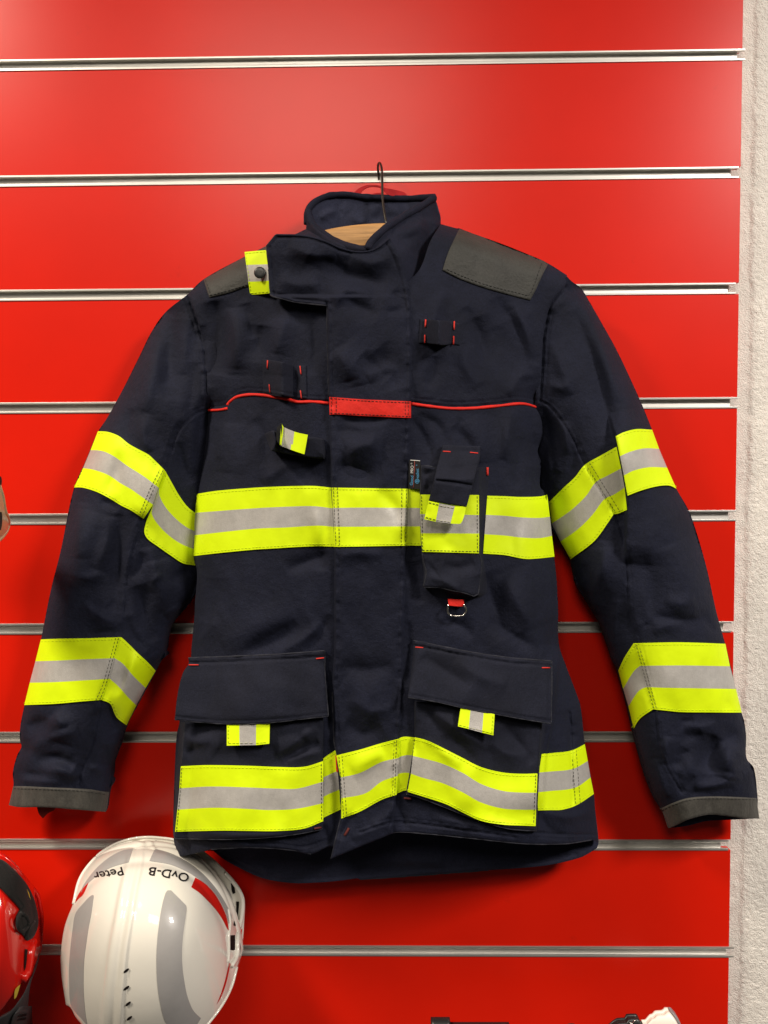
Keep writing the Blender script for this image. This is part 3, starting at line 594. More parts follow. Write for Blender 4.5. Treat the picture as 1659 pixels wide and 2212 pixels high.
for s, a, w, w2 in [('A 420,720 600,830 780,920 960,960', -4.5, 16, 26), ('A 170,930 320,960 480,960', 4, 16, 22), ('A 250,680 420,740 600,760', 3, 20, 14), ('A 700,760 850,800 1000,760', 3.5, 14, 18), ('A 640,1050 760,1120 900,1180', -3, 14, 18), ('A 560,1060 700,1000 860,1030', 3.5, 14, 18),
    ('A 1010,1010 1060,1060 1110,1130', -3, 10, 12), ('A 960,1160 1050,1140 1110,1100', -2.5, 6, 8),
    ('L 760,60 850,200 900,350', 2.6, 18, 20), ('L 1000,120 1150,240 1250,330', -3, 14, 22), ('L 1050,320 1180,260 1350,240', 2.6, 16, 16), ('L 760,830 900,820 1100,900', -2.2, 16, 16), ('L 850,1060 1000,960 1150,920', 3, 18, 18), ('L 760,1130 900,1180 1100,1230', -2, 14, 14), ('L 800,720 1000,740 1250,720', -2.4, 9, 6),
    ('L 1170,1370 1250,1460 1330,1560 1330,1700', -2.2, 12, 14), ('L 780,2000 960,1960 1200,1980', 2, 14, 14), ('I 200,300 330,330 480,300', -2, 16, 16), ('I 220,620 320,680 420,640', -2.6, 18, 18), ('I 240,480 360,560 480,540', 2.5, 16, 16), ('I 260,880 340,820 430,780', 2.6, 14, 14), ('I 180,1250 220,1180 260,1110', -2, 10, 10)]:
    S.ridge(z(s), a, w, w2)
for s, a, w in [('L 800,60 930,220 980,400', 1.8, 30), ('L 1130,80 1260,230 1330,430', -1.8, 26), ('L 850,980 1000,920 1200,1000', 1.8, 34), ('L 780,1180 950,1250 1200,1240', -1.4, 24), ('I 220,380 330,460 470,470', 1.5, 30)]: S.ridge(z(s), a, w, cusp=1.8)
S.noise(.9, 50, 80, 41); S.noise(.2, 13, 20, 42)
S.seam(PL_R[3:], 33, 12, 1.4); S.seam(PL_L, 34, -10, 1.0); S.ridge(offset_line(smooth(FLAP_B[:-2], step=5), 8), -.6, 2, taper=False); S.ridge(offset_line(smooth(FLAP_T, step=5), 6), -.5, 2, taper=False)
S.ridge(z('A 90,690 105,850 120,1034') + (9, 0), -.6, 2, taper=False); S.seam(z('A 985,622 1060,750 1100,880 1130,1005'), 36, 14, .5, -.3)
sf = patch('storm_flap', np.vstack([FLAP_T, PL_R[1:], PL_L[::-1], FLAP_B]), S, NAVY, JK, thick=.0032, step=2.6, rim=.0014, rimw=4)
b = strip('reflective_band', [z('L 724,1351 1000,1355 1440,1362'), z('L 736,1541 1000,1538 1434,1541'), z('L 745,1715 1000,1715 1428,1712'), z('L 748,1903 1000,1900 1423,1892')], S, [YEL, GRY], sf, off=.0016)
stitches('stitching', [z('L 728,1368 1000,1371 1440,1378'), z('L 748,1887 1000,1884 1423,1876')], S, THRY, JK, off=.0017, w=1.5, dash=4.5)
stitches('stitching', [z('L 740,1352 765,1900'), z('L 778,1352 800,1900'), z('L 1380,1362 1372,1890'), z('L 1425,1364 1412,1890')], S, THR, JK, off=.0018, w=1.2)
strip('reflective_band', [z('I 172,797 300,765 400,735 515,705'), z('I 194,915 300,890 420,830 513,808'), z('I 199,1027 330,1000 420,935 506,905'), z('I 199,1138 300,1100 420,1035 500,1008')], S, [YEL, GRY], sf, off=.0018)
stitches('stitching', [z('I 186,800 212,1132'), z('I 203,795 229,1128'), z('I 487,715 478,1015'), z('I 500,712 490,1010')], S, THR, JK, off=.002, w=1.2)
stitches('stitching', [z('I 180,806 300,776 400,746 515,716'), z('I 204,1124 300,1087 420,1022 500,996')], S, THRY, JK, off=.002, w=1.5, dash=4.5)
rs = strip('red_strip', [z('L 702,505 765,509 1000,526 1250,537 1466,546'), z('L 705,671 765,666 950,678 1200,690 1466,701')], S, [RED], sf, off=.0020, zones=(0,), rows=12, thick=.002)
stitches('stitching', [z('L 710,517 1000,540 1460,560'), z('L 710,655 950,665 1460,688'), z('L 768,510 768,665'), z('L 722,508 720,668'), z('L 1412,547 1412,697'), z('L 1440,547 1440,697')], S, THR, JK, off=.0022, w=1.3)
patch('red_facing', z('H 1328,1060 1342,1075 1352,1180 1335,1178'), T, RED, JK, off=.004, thick=.002, step=2)
stitches('bartack', [z('I 240,1190 220,1225'), z('H 1395,1640 1420,1600')], S, THRD, JK, off=.0006, dash=30, w=6)

# piping of the yoke
rope('piping', z('B 452,1690 500,1691 560,1687 612,1676'), T, .0017, RED, JK, off=.0004, wob=.12)
rope('piping', z('B 612,1650 640,1615 700,1580 800,1564 900,1568 1000,1582 1100,1600 1180,1622 1300,1622 1440,1633'), T, .0019, RED, JK, off=.0004, wob=.14, seed=2)
rope('piping', z('C 200,1310 300,1325 450,1341 600,1340 760,1325 900,1310 960,1316 1010,1332'), T, .0018, RED, JK, off=.0004, wob=.14, seed=5)

# ---- collar
CB = Field(640, 400, 980, 640, ctrl=bc([(661, 490, .062), (690, 430, .046), (740, 420, .034), (830, 422, .030), (900, 424, .036), (938, 426, .060), (952, 490, .066), (830, 520, .034), (720, 520, .044), (900, 540, .05)]))
CB.noise(2.2, 40, 26, 51); CB.ridge(z('A 590,380 620,440 560,500'), -6, 8, 12); CB.ridge(z('A 480,480 540,440 600,430'), 5, 8, 8); CB.ridge(z('A 880,500 920,420 940,380'), -3, 8, 12); CB.ridge(z('A 700,440 760,500 830,500'), 3, 12, 12)
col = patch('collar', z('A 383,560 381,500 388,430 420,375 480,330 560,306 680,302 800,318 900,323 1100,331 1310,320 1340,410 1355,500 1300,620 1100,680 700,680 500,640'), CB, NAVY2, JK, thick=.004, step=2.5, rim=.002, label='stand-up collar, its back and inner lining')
rope('collar_rim', z('A 386,520 386,440 418,382 480,336 560,312 680,308 800,324 900,328 1100,336 1308,324'), lambda u, v: CB(u, v), .0042, NAVY, col, off=.001, wob=.10)
CL = Field(610, 440, 840, 570, ctrl=bc([(636, 508, .075), (662, 460, .062), (664, 500, .070), (680, 490, .082), (720, 525, .108), (760, 535, .125), (795, 540, .134), (700, 545, .105), (790, 560, .136)]))
CL.ridge(z('A 400,470 420,530 480,590 570,650 700,700'), 5, 9, 9); CL.noise(1.0, 24, 24, 53)
cll = patch('collar_front', z('A 385,436 408,440 416,500 446,545 520,600 620,655 720,692 815,706 800,770 600,740 400,660 300,640 286,602 340,574 378,556 381,500'), CL, NAVY, JK, thick=.004, step=2.2, rim=.002, label='front of the collar on the left, rolled and tucked under the throat tab')
rope('collar_rim', z('A 392,432 402,470 424,526 478,572 560,626 660,676 760,702 822,708'), [.058, .066, .074, .085, .100, .115, .128, .136], .0046, NAVY, cll, off=.002, wob=.13, seed=3)
CR = Field(780, 410, 970, 640, ctrl=bc([(938, 428, .062), (950, 490, .066), (951, 520, .070), (935, 560, .085), (885, 630, .127), (870, 480, .098), (840, 500, .118), (815, 525, .132), (795, 540, .138), (870, 560, .131), (850, 545, .135), (905, 605, .112), (910, 500, .104)]))
for s, a, w, w2 in [('A 1310,520 1250,640 1150,740', -5, 14, 16), ('A 1010,560 1120,560 1240,480', 3, 14, 14), ('A 1040,640 1150,620 1230,560', -3, 10, 12), ('A 1290,420 1320,520 1300,640', 3, 10, 10)]: CR.ridge(z(s), a, w, w2)
CR.noise(1.2, 34, 34, 55)
crr = patch('collar_front', z('A 812,706 835,665 860,625 900,588 960,536 1080,464 1200,394 1312,322 1338,410 1355,500 1348,600 1320,700 1280,790 1210,920 1130,1005 1085,950 1030,800 960,690 880,730'), CR, NAVY, JK, thick=.004, step=2.2, rim=.002, label='front of the collar on the right, standing up to a point')
rope('collar_rim', z('A 822,704 850,650 905,594 965,542 1080,470 1200,400 1306,330'), lambda u, v: CR(u, v), .0046, NAVY, crr, off=.002, wob=.10, seed=8)
rope('collar_seam', z('A 1350,620 1320,705 1282,792 1212,922 1132,1004'), lambda u, v: CR(u, v), .0012, THR, crr, off=.0)
rope('collar_rim', z('A 165,600 300,603 400,613 520,648 620,693 720,720 800,724 870,707 930,671 985,625'), lambda u, v: S(u, v), .0013, NAVY, sf, off=-.0005)
# red hanging loop behind the collar
lp = strip('hanging_loop', [z('A 722,298 760,262 820,236 880,236 915,243 950,258 1010,268 1060,280 1100,296 1116,322'), z('A 770,305 790,275 840,250 890,250 915,256 935,272 960,296 990,312 1040,318 1110,325')], lambda u, v: .030 + .006 * np.sin((u - 760) / 40), [LOOP], JK, off=0, zones=(0,), rows=4, thick=.0015)
patch('hanging_loop', z('A 830,312 880,296 930,292 935,318 880,322'), lambda u, v: .024 + 0 * u, LOOP, JK, thick=.0015, step=2)

# ---- shoulder patches and the tab with a press stud
spl = patch('shoulder_patch', z('B 418,624 470,592 600,520 750,440 930,348 958,420 785,675 740,688 640,727 530,756 465,769 452,735'), T, PATCH, JK, off=.0022, thick=.003, step=2.5, rim=.001, label='grey shoulder patch partly under the yellow tab')
stitches('stitching', [z('B 470,752 530,738 640,708 780,665'), z('B 432,626 478,748')], T, THR, spl, off=.0025)
spr = patch('shoulder_patch', z('C 512,166 620,205 800,270 950,330 1060,376 1093,396 1050,480 1012,565 975,634 850,602 700,560 560,512 480,478 402,437 440,320'), T, PATCH, JK, off=.0022, thick=.003, step=2.5, rim=.001, label='large grey shoulder patch on the right')
stitches('stitching', [z('C 430,432 560,488 700,537 850,576 960,605'), z('C 1050,392 985,575 962,605')], T, THR, spr, off=.0025)
TAB = lambda u, v: .098 + .020 * np.clip((u - 530) / 50, 0, 1) + .006 * np.sin((v - 540) / 95 * 3.1)
tb = strip('collar_tab', [z('B 752,398 840,390 926,383'), z('B 766,505 850,502 941,499'), z('B 783,641 870,638 956,632'), z('B 798,747 880,742 963,734')], TAB, [YEL, GRY], JK, off=0, thick=.003)
stitches('stitching', [z('B 760,410 920,396'), z('B 805,735 955,722'), z('B 762,405 804,740')], TAB, THRY, tb, off=.0003, w=1.4)
def disc(name, c, r, d, h, m, parent):
    V = []; Fc = []; n = 28; prof = [(1, 0), (1, .5), (.93, .85), (.8, 1), (.4, 1.04)]
    for (rr, hh) in prof:
        for k in range(n):
            a = 2 * math.pi * k / n; V.append(P3(c[0] + r * rr * math.cos(a), c[1] + r * rr * math.sin(a), d + h * hh))
    for j in range(len(prof) - 1):
        for k in range(n): Fc.append((j * n + k, (j + 1) * n + k, (j + 1) * n + (k + 1) % n, j * n + (k + 1) % n))
    V.append(P3(c[0], c[1], d + h * 1.05)); b = (len(prof) - 1) * n
    for k in range(n): Fc.append((b + k, len(V) - 1, b + (k + 1) % n))
    return mesh(name, V, Fc, m, parent)
st = z('B 877,567')[0]; disc('press_stud', st, 12.7, float(TAB(st[0], st[1])) + .0050, .0026, BLKP, tb)

# ---- chest loops
TL = Field(555, 760, 680, 870, base=lambda u, v: T(u, v) + .002); TL.ridge(z('B 1060,1270 1060,1580'), 5, 16, 22, taper=False); TL.ridge(z('B 1160,1300 1160,1600'), -2, 6, 6, taper=False)
lo = patch('equipment_loop', z('B 897,1272 960,1280 1080,1300 1160,1322 1256,1324 1260,1596 1150,1590 1060,1580 905,1556'), TL, PCKT, JK, thick=.003, step=2.2, rim=.0012, label='square dark loop with red bartacks above the red piping on the left')
stitches('bartack', [z(s) for s in ('B 940,1284 938,1352', 'B 954,1480 960,1545', 'B 1205,1330 1212,1398', 'B 1208,1530 1216,1593')], TL, THRR, lo, off=.0012, dash=40, w=3)
TR = Field(890, 670, 1010, 770, base=lambda u, v: T(u, v) + .002); TR.ridge(z('C 385,750 380,930'), 8, 14, 16, taper=False); TR.ridge(z('C 450,760 450,930'), -1, 5, 5, taper=False)
lo = patch('equipment_loop', z('C 256,755 330,762 440,770 519,785 514,928 460,922 400,926 340,918 248,914'), TR, PCKT, JK, thick=.0035, step=2.2, rim=.0012, label='small dark loop with red bartacks high on the right chest')
stitches('bartack', [z(s) for s in ('C 292,760 289,810', 'C 287,860 287,913', 'C 479,772 477,827', 'C 475,868 473,922')], TR, THRR, lo, off=.0012, dash=40, w=3.6)
# left chest strap with its folded reflective tab
SB = Field(560, 900, 720, 1010, base=lambda u, v: T(u, v) + .008 + .010 * np.clip(np.sin((u - 572) / 130 * 3.1), 0, 1)); SB.ridge(z('L 180,830 200,930 170,1010'), 6, 8, 8, taper=False)
sb = patch('chest_strap', z('L 100,848 140,828 180,818 215,840 300,850 480,872 560,878 650,897 662,1010 655,1084 600,1080 500,1068 400,1050 300,1036 230,1020 160,1008 130,930'), SB, PCKT, JK, thick=.012, step=2.2, rim=.003, label='loop strap with a folded reflective tab under the piping on the left')
patch('hook_fastener', z('L 214,790 258,752 262,800 250,900 244,962 212,905'), lambda u, v: SB(u, v) + .010, BLKF, sb, thick=.010, step=2)
ft = strip('reflective_tab', [z('L 262,772 275,785 395,834 502,858'), z('L 244,958 255,963 365,1005 470,1040')], lambda u, v: SB(u, v) + .006, [YEL], sb, off=0, zones=(0,), rows=10, thick=.002)
me = ft.data; me.materials.append(GRY)
for p in me.polygons:
    c = p.center
    if c.x < P3(*z('L 380,920')[0], .13)[0] + (c.z - P3(*z('L 380,920')[0], .13)[2]) * .18 and p.normal.y < .6: p.material_index = 1
strip('reflective_tab', [z('L 255,752 266,768 276,786'), z('L 240,950 250,945 256,962')], lambda u, v: SB(u, v) + .012 - .006 * np.clip((u - 604) / 9, 0, 1), [YEL], sb, off=0, zones=(0,), rows=10, thick=.0015)

# ---- radio pocket
def loft(name, front, base, ff, fb, m, parent, step=2.5, rim=.0018, label=None):
    """bellows pocket: front sheet of one outline, walls running down to a wider base outline"""
    p = patch(name, front, ff, m, parent, thick=.003, step=step, rim=rim, rimw=5, label=label)
    a = resample(np.vstack([smooth(front, True, 2), front[:1]]), n=160); b = resample(np.vstack([smooth(base, True, 2), base[:1]]), n=160)
    V = []; Fc = []; K = 7
    for k in range(K):
        t = k / (K - 1); q = a * (1 - t) + b * t; d = (ff(q[:, 0], q[:, 1]) - .0015) * (1 - t) + (fb(q[:, 0], q[:, 1]) + .0005) * t - .003 * math.sin(math.pi * t)
        V += P3(q[:, 0], q[:, 1], d).tolist()
    for k in range(K - 1):
        for i in range(159): Fc.append((k * 160 + i, k * 160 + i + 1, (k + 1) * 160 + i + 1, (k + 1) * 160 + i))
    mesh('pocket_gusset', V, Fc, m, p)
    return p
RP = Field(895, 990, 1060, 1300, base=lambda u, v: T(u, v) + .018)
for s, a, w, w2 in [('K 430,1480 520,1600 600,1720', -4, 5, 9), ('K 470,1640 620,1700 760,1780', 3, 10, 10), ('K 600,1530 760,1560 900,1500', -2, 12, 14), ('K 400,640 440,660 520,620', -4, 4, 4), ('K 430,700 470,760 440,820', -3, 6, 6), ('K 420,600 470,590 520,580', 3, 5, 5)]: RP.ridge(z(s), a, w, w2)
RP.noise(.8, 20, 20, 61)
rp = loft('radio_pocket', z('K 390,578 440,575 500,588 640,600 950,600 951,860 950,1420 968,1500 972,1580 958,1700 940,1815 900,1838 800,1805 700,1785 560,1755 410,1750 428,1680 438,1600 415,1500 400,1420 382,1050 384,850'),
    z('K 382,572 440,570 500,580 640,585 1040,585 1046,680 1030,860 1000,1200 990,1425 1005,1560 1025,1700 1028,1805 960,1850 860,1872 700,1872 560,1850 430,1770 410,1700 415,1600 400,1500 392,1420 376,1050 378,850'), RP, T, PCKT, JK, label='bellows radio pocket on the right chest with a hanging flap')
strip('reflective_band', [z('K 384,854 600,856 949,858'), z('K 378,1043 600,1046 950,1053'), z('K 388,1228 600,1228 951,1231'), z('K 400,1408 600,1412 949,1423')], RP, [YEL, GRY], rp, off=.0016)
stitches('stitching', [z('K 392,870 402,1400'), z('K 932,870 934,1410'), z('K 400,1393 949,1407')], RP, THR, rp, off=.0018, w=1.3)
stitches('bartack', [z('K 1030,590 1030,668')], T, THRR, rp, off=.003, dash=40, w=6)
RF = Field(905, 955, 1050, 1140, base=lambda u, v: T(u, v) + .004 + .028 * np.clip((v - 975) / 60, 0, 1) + .004 * np.sin((u - 920) / 110 * 3.1)); RF.noise(.7, 18, 18, 63); RF.ridge(z('K 540,715 700,735 880,765'), -1.6, 2.5, taper=False); RF.ridge(z('K 560,580 700,600 900,570'), -2, 6, 10)
rf = patch('pocket_flap', z('K 598,374 780,380 964,386 958,500 920,640 890,755 860,860 828,975 640,945 462,916 490,810 510,730 545,580 580,450'), RF, PCKT, rp, thick=.003, step=2.2, rim=.0014)
strip('flap_tab', [z('K 462,914 565,940'), z('K 419,1092 530,1116')], RF, [YEL], rp, off=.0015, zones=(0,), rows=10, thick=.003)
strip('flap_tab', [z('K 566,940 714,968'), z('K 531,1116 672,1134')], RF, [GRY], rp, off=.0015, zones=(0,), rows=10, thick=.003)
strip('flap_tab', [z('K 715,968 823,976 806,1060 790,1106'), z('K 673,1134 730,1138 770,1137 788,1112')], RF, [YEL], rp, off=.0015, zones=(0,), rows=10, thick=.003)
stitches('bartack', [z('K 600,436 674,440'), z('K 862,446 940,454')], RF, THRR, rp, off=.0008, dash=60, w=3)
stitches('stitching', [z('K 465,932 560,955'), z('K 435,1075 530,1100')], RF, THR, rp, off=.002, w=1.5); stitches('stitching', [z('K 575,962 705,985'), z('K 540,1102 665,1118')], RF, THRG, rp, off=.002, w=1.5)
# strap and ring under it
patch('ring_strap', z('K 648,1868 800,1872 806,1915 790,1938 720,1934 656,1926'), T, RED, JK, off=.008, thick=.004, step=2)
ring = smooth(z('K 652,1920 645,1965 650,1995 672,2024 735,2030 798,2024 822,1992 824,1960 800,1915'), step=2)
tube('d_ring', P3(ring[:, 0], ring[:, 1], T(ring[:, 0], ring[:, 1]) + .010), .0012, STEEL, JK)

# ---- woven label
LF = lambda u, v: T(u, v) + .004 + .005 * np.clip((u - 885) / 24, 0, 1)
lb = patch('brand_label', z('K 272,521 383,526 380,660 376,800 264,795 268,660'), LF, LBL, JK, thick=.001, step=2)
def text(name, s, org, xd, size, fld, off, m, parent, spacing=1.0, bend=0.0, sq=1.0):
    cu = bpy.data.curves.new(name, 'FONT'); cu.body = s; cu.size = 1; cu.space_character = spacing; cu.resolution_u = 3; cu.offset = .014 if 'lettering' in name else 0
    ob = bpy.data.objects.new(name, cu); COL.objects.link(ob)
    dg = bpy.context.evaluated_depsgraph_get(); me = bpy.data.meshes.new_from_object(ob.evaluated_get(dg)); bpy.data.objects.remove(ob)
    xd = np.array(xd, float); xd /= np.linalg.norm(xd); up = np.array([xd[1], -xd[0]])
    co = np.array([v.co[:] for v in me.vertices]); x = co[:, 0] * size * sq; y = co[:, 1] * size
    uv = org + x[:, None] * xd + (y + bend * x * x)[:, None] * up
    P = P3(uv[:, 0], uv[:, 1], fld(uv[:, 0], uv[:, 1]) + off)
    # keep letters facing the viewer
    for v, p in zip(me.vertices, P): v.co = p
    me.materials.clear(); me.materials.append(m); me.update()
    return link(name, me, parent)
text('printed_name', 'Good', z('Q 415,1215')[0], (.085, -1), 9.4, LF, .0006, LB, lb, .95)
text('printed_name', 'PRO', z('Q 440,775')[0], (.03, -1), 9.2, LF, .0006, LW, lb, .92)
text('printed_name', '®', z('Q 395,445')[0], (.03, -1), 4.6, LF, .0006, LW, lb)
text('printed_name', 'vochoc', z('Q 640,965')[0], (-.02, -1), 9.6, LF, .0006, LB, lb, .90, 0, .86)
text('printed_name', '®', z('Q 575,500')[0], (0, -1), 3.6, LF, .0006, LB, lb)
c0 = z('Q 582,1062')[0]; aa = np.linspace(0, 2 * math.pi, 33)[:-1]; cp = np.stack([c0[0] + 4.4 * np.cos(aa), c0[1] + 4.4 * np.sin(aa)], -1)
tube('printed_emblem', P3(cp[:, 0], cp[:, 1], LF(cp[:, 0], cp[:, 1]) + .0004), .00035, LB, lb, 6, True)
for s in ('Q 535,1062 630,1062', 'Q 590,1020 632,1062', 'Q 590,1104 632,1062', 'Q 545,1030 575,1062', 'Q 545,1094 575,1062'): rope('printed_emblem', z(s), LF, .0003, LB, lb, off=.0004, step=2)
rope('label_line', z('Q 480,330 482,560 470,800 455,1050 440,1300'), LF, .00035, LR, lb, off=.0003)
rope('label_edge', z('Q 330,296 680,322'), LF, .0005, LW, lb, off=.0003)

# ---- lower pockets
PLF = Field(365, 1520, 720, 1830, base=lambda u, v: np.maximum(T(u, v), .098 * (u < 450)) + .010)
for s, a, w, w2 in [('H 880,1050 1000,1000 1150,880', 4, 8, 12), ('H 900,1110 1050,1030 1210,950', -4, 7, 10), ('H 950,1120 1090,1060 1220,1030', 3, 8, 8), ('H 240,1050 330,1010 420,980', -3, 10, 12), ('H 230,900 300,960 400,1000', 3, 14, 14), ('H 1050,900 1100,960 1060,1030', -2, 10, 10), ('H 300,1620 600,1640 1000,1630', 2, 7, 7)]: PLF.ridge(z(s), a, w, w2)
for s, a, w in [('H 880,1010 1030,940 1200,850', 1.8, 16), ('H 950,1100 1080,1020 1210,960', -1.6, 14), ('H 260,930 380,960 480,1020', 1.6, 22)]: PLF.ridge(z(s), a, w, cusp=1.8)
PLF.noise(1.2, 50, 40, 65)
pl = loft('pocket', z('H 238,815 700,830 1240,790 1238,1100 1240,1300 1238,1535 1238,1592 1100,1622 900,1650 600,1668 350,1666 163,1662 165,1600 190,1300 212,1120'), z('H 205,815 700,830 1240,790 1240,1100 1242,1300 1240,1535 1240,1594 1100,1624 900,1652 600,1671 350,1670 158,1668 152,1580 165,1300 178,1120'), PLF, T, PCKT, JK, step=3, label='patch pocket on the left with a reflective band across its foot')
strip('reflective_band', [z('H 206,1141 400,1133 700,1138 900,1146 1100,1145 1239,1104'), z('H 196,1298 420,1285 700,1292 900,1300 1050,1300 1239,1250'), z('H 181,1452 450,1438 700,1447 850,1455 1050,1445 1239,1405'), z('H 164,1613 500,1605 700,1607 900,1608 1100,1590 1240,1536')], PLF, [YEL, GRY], pl, off=.0018)
stitches('stitching', [z('H 212,1152 400,1146 700,1151 900,1159 1100,1158 1235,1120'), z('H 170,1598 500,1590 900,1593 1100,1575 1236,1522')], PLF, THRY, pl, off=.002, w=1.5, dash=4.5)
stitches('stitching', [z('H 212,1150 204,1300 190,1450 174,1610'), z('H 1226,1120 1228,1530')], PLF, THR, pl, off=.002, w=1.3)
stitches('bartack', [z('H 1175,1590 1225,1582')], PLF, THRD, pl, off=.001, dash=40, w=5)
FL = Field(365, 1400, 720, 1580, base=lambda u, v: np.where(u < 470, np.maximum(T(u, v), .106), T(u, v)) + .006 + .014 * np.clip((v - 1425) / 120, 0, 1)); FL.noise(1.1, 60, 40, 66); FL.seam(z('H 262,388 600,378 900,362 1250,340'), 67, -9, 1.0)
for s in ('H 1262,340 1266,780', 'H 170,778 350,798 560,810 850,800 1100,773 1270,752'): FL.ridge(z(s), -.6, 2, taper=False)
fl = patch('pocket_flap', z('H 261,352 300,348 600,338 900,324 1250,299 1252,470 1278,775 1100,795 850,823 700,830 560,832 350,820 161,801 185,600 222,460 263,392'), FL, PCKT, pl, thick=.0035, step=3, rim=.0014)
stitches('bartack', [z('H 264,402 335,402'), z('H 1188,357 1245,351')], FL, THRR, pl, off=.0008, dash=60, w=3)
def tab3(lines, fld, parent, name='pull_tab', th=.003):
    b = []
    for k, m in enumerate((YEL, GRY, YEL)):
        top = np.array([lines[0][k], lines[0][k + 1]]); bot = np.array([lines[1][k], lines[1][k + 1]])
        top = top + (bot - top) * 0; b.append((top, bot, m))
    # one mesh, three vertical zones
    V = []; Fc = []; mi = []; R_ = 9; C_ = 4; cols = []
    for k, (t_, b_, m) in enumerate(b):
        for c in range(C_ + (k == 2)):
            s = c / C_; cols.append((t_[0] * (1 - s) + t_[1] * s, b_[0] * (1 - s) + b_[1] * s)); mi.append(0 if k != 1 else 1)
    G = np.array([[c[0] * (1 - r / R_) + c[1] * (r / R_) for c in cols] for r in range(R_ + 1)]); n = len(cols)
    verts = P3(G[..., 0], G[..., 1], fld(G[..., 0], G[..., 1])).reshape(-1, 3); M = []
    for j in range(R_):
        for i in range(n - 1): a = j * n + i; Fc.append((a, a + n, a + n + 1, a + 1)); M.append(mi[i])
    return solid(name, verts.tolist(), Fc, [YEL, GRY], parent, (verts + np.array([0, th, 0])).tolist(), M)
tf = lambda u, v: T(u, v) + .0165 + .004 * np.clip((v - 1565) / 45, 0, 1)
tb = tab3([z('H 540,826 631,826 752,824 851,818'), z('H 540,988 633,986 751,984 848,974')], tf, pl)
stitches('stitching', [z('H 552,970 632,970'), z('H 552,840 552,970'), z('H 752,968 840,962')], tf, THRY, pl, off=.0004, w=1.4); stitches('stitching', [z('H 636,970 750,968')], tf, THRG, pl, off=.0004, w=1.8, dash=6, gap=4)

PRF = Field(860, 1480, 1190, 1830, base=lambda u, v: T(u, v) + .009)
for s, a, w, w2 in [('I 620,520 780,680 950,840', -7, 10, 16), ('I 700,560 850,660 1000,760', 4, 14, 14), ('I 1000,720 1100,780 1220,800', 3, 16, 16), ('I 1080,640 1160,720 1240,840', -2.5, 12, 16), ('I 650,700 750,770 850,850', 3, 7, 9), ('I 620,600 600,680 600,800', -2, 6, 8), ('I 900,1120 1000,1150 1200,1190', 2, 6, 6)]: PRF.ridge(z(s), a, w, w2)
PRF.noise(1.2, 50, 40, 75)
pr = loft('pocket', z('I 602,500 900,540 1285,600 1283,640 1270,895 1262,1090 1262,1206 1180,1200 1100,1192 1020,1172 950,1148 860,1118 800,1092 700,1052 640,1030 552,1003 580,850 598,700'), z('I 596,500 900,540 1320,600 1310,660 1285,895 1274,1090 1268,1210 1180,1205 1100,1196 1020,1177 950,1154 860,1125 800,1099 700,1060 640,1038 546,1008 572,850 592,700'), PRF, T, PCKT, JK, step=3, label='patch pocket on the right with a soiled, curving reflective band')
strip('reflective_band', [z('I 598,698 650,710 700,730 850,805 960,860 1080,890 1180,897 1267,895'), z('I 588,797 650,812 750,840 860,890 960,950 1080,988 1180,997 1263,998'), z('I 578,893 640,915 750,945 860,995 960,1050 1080,1083 1180,1089 1260,1089'), z('I 560,992 650,1020 770,1060 870,1110 960,1150 1080,1171 1180,1176 1257,1179')], PRF, [YEL, GRY], PRF and pr, off=.0018)
stitches('stitching', [z('I 600,708 650,720 700,740 850,816 960,871 1080,901 1262,906'), z('I 556,982 650,1009 770,1048 870,1098 960,1138 1080,1159 1250,1167')], PRF, THRY, pr, off=.002, w=1.5, dash=4.5)
stitches('stitching', [z('I 598,705 575,870 556,985'), z('I 1258,900 1246,1172')], PRF, THR, pr, off=.002, w=1.3)
FR = Field(860, 1370, 1210, 1580, base=lambda u, v: T(u, v) + .006 + .016 * np.clip((v - 1400 - (u - 880) * .1) / 120, 0, 1)); FR.noise(1.2, 60, 40, 76); FR.ridge(z('I 640,250 760,330 900,420'), -2, 14, 16); FR.ridge(z('I 820,280 950,360 1100,420'), 2, 16, 16)
FR.seam(z('I 592,196 700,216 900,256 1120,290 1342,306'), 77, -9, 1.0)
for s in ('I 1330,290 1328,612', 'I 572,465 700,487 860,521 1150,576 1335,606'): FR.ridge(z(s), -.6, 2, taper=False)
patch('pocket_flap', z('I 592,169 640,176 700,190 900,230 1120,262 1346,280 1344,450 1342,622 1150,591 860,536 700,500 561,479 575,390 590,260'), FR, PCKT, pr, thick=.0035, step=3, rim=.0014)
stitches('bartack', [z('I 602,205 645,208'), z('I 1292,317 1334,317')], FR, THRR, pr, off=.0008, dash=60, w=3)
stitches('bartack', [z('I 540,1026 580,1031')], T, THRD, JK, off=.002, dash=60, w=5)
tf2 = lambda u, v: T(u, v) + .0185 + .006 * np.clip((v - 1530) / 50, 0, 1)
tab3([z('I 850,531 903,541 974,556 1034,568'), z('I 834,636 893,650 965,670 1027,685')], tf2, pr)
stitches('stitching', [z('I 842,628 890,640'), z('I 968,660 1020,673'), z('I 1024,580 1018,672')], tf2, THRY, pr, off=.0004, w=1.4); stitches('stitching', [z('I 896,643 965,660')], tf2, THRG, pr, off=.0004, w=1.8)

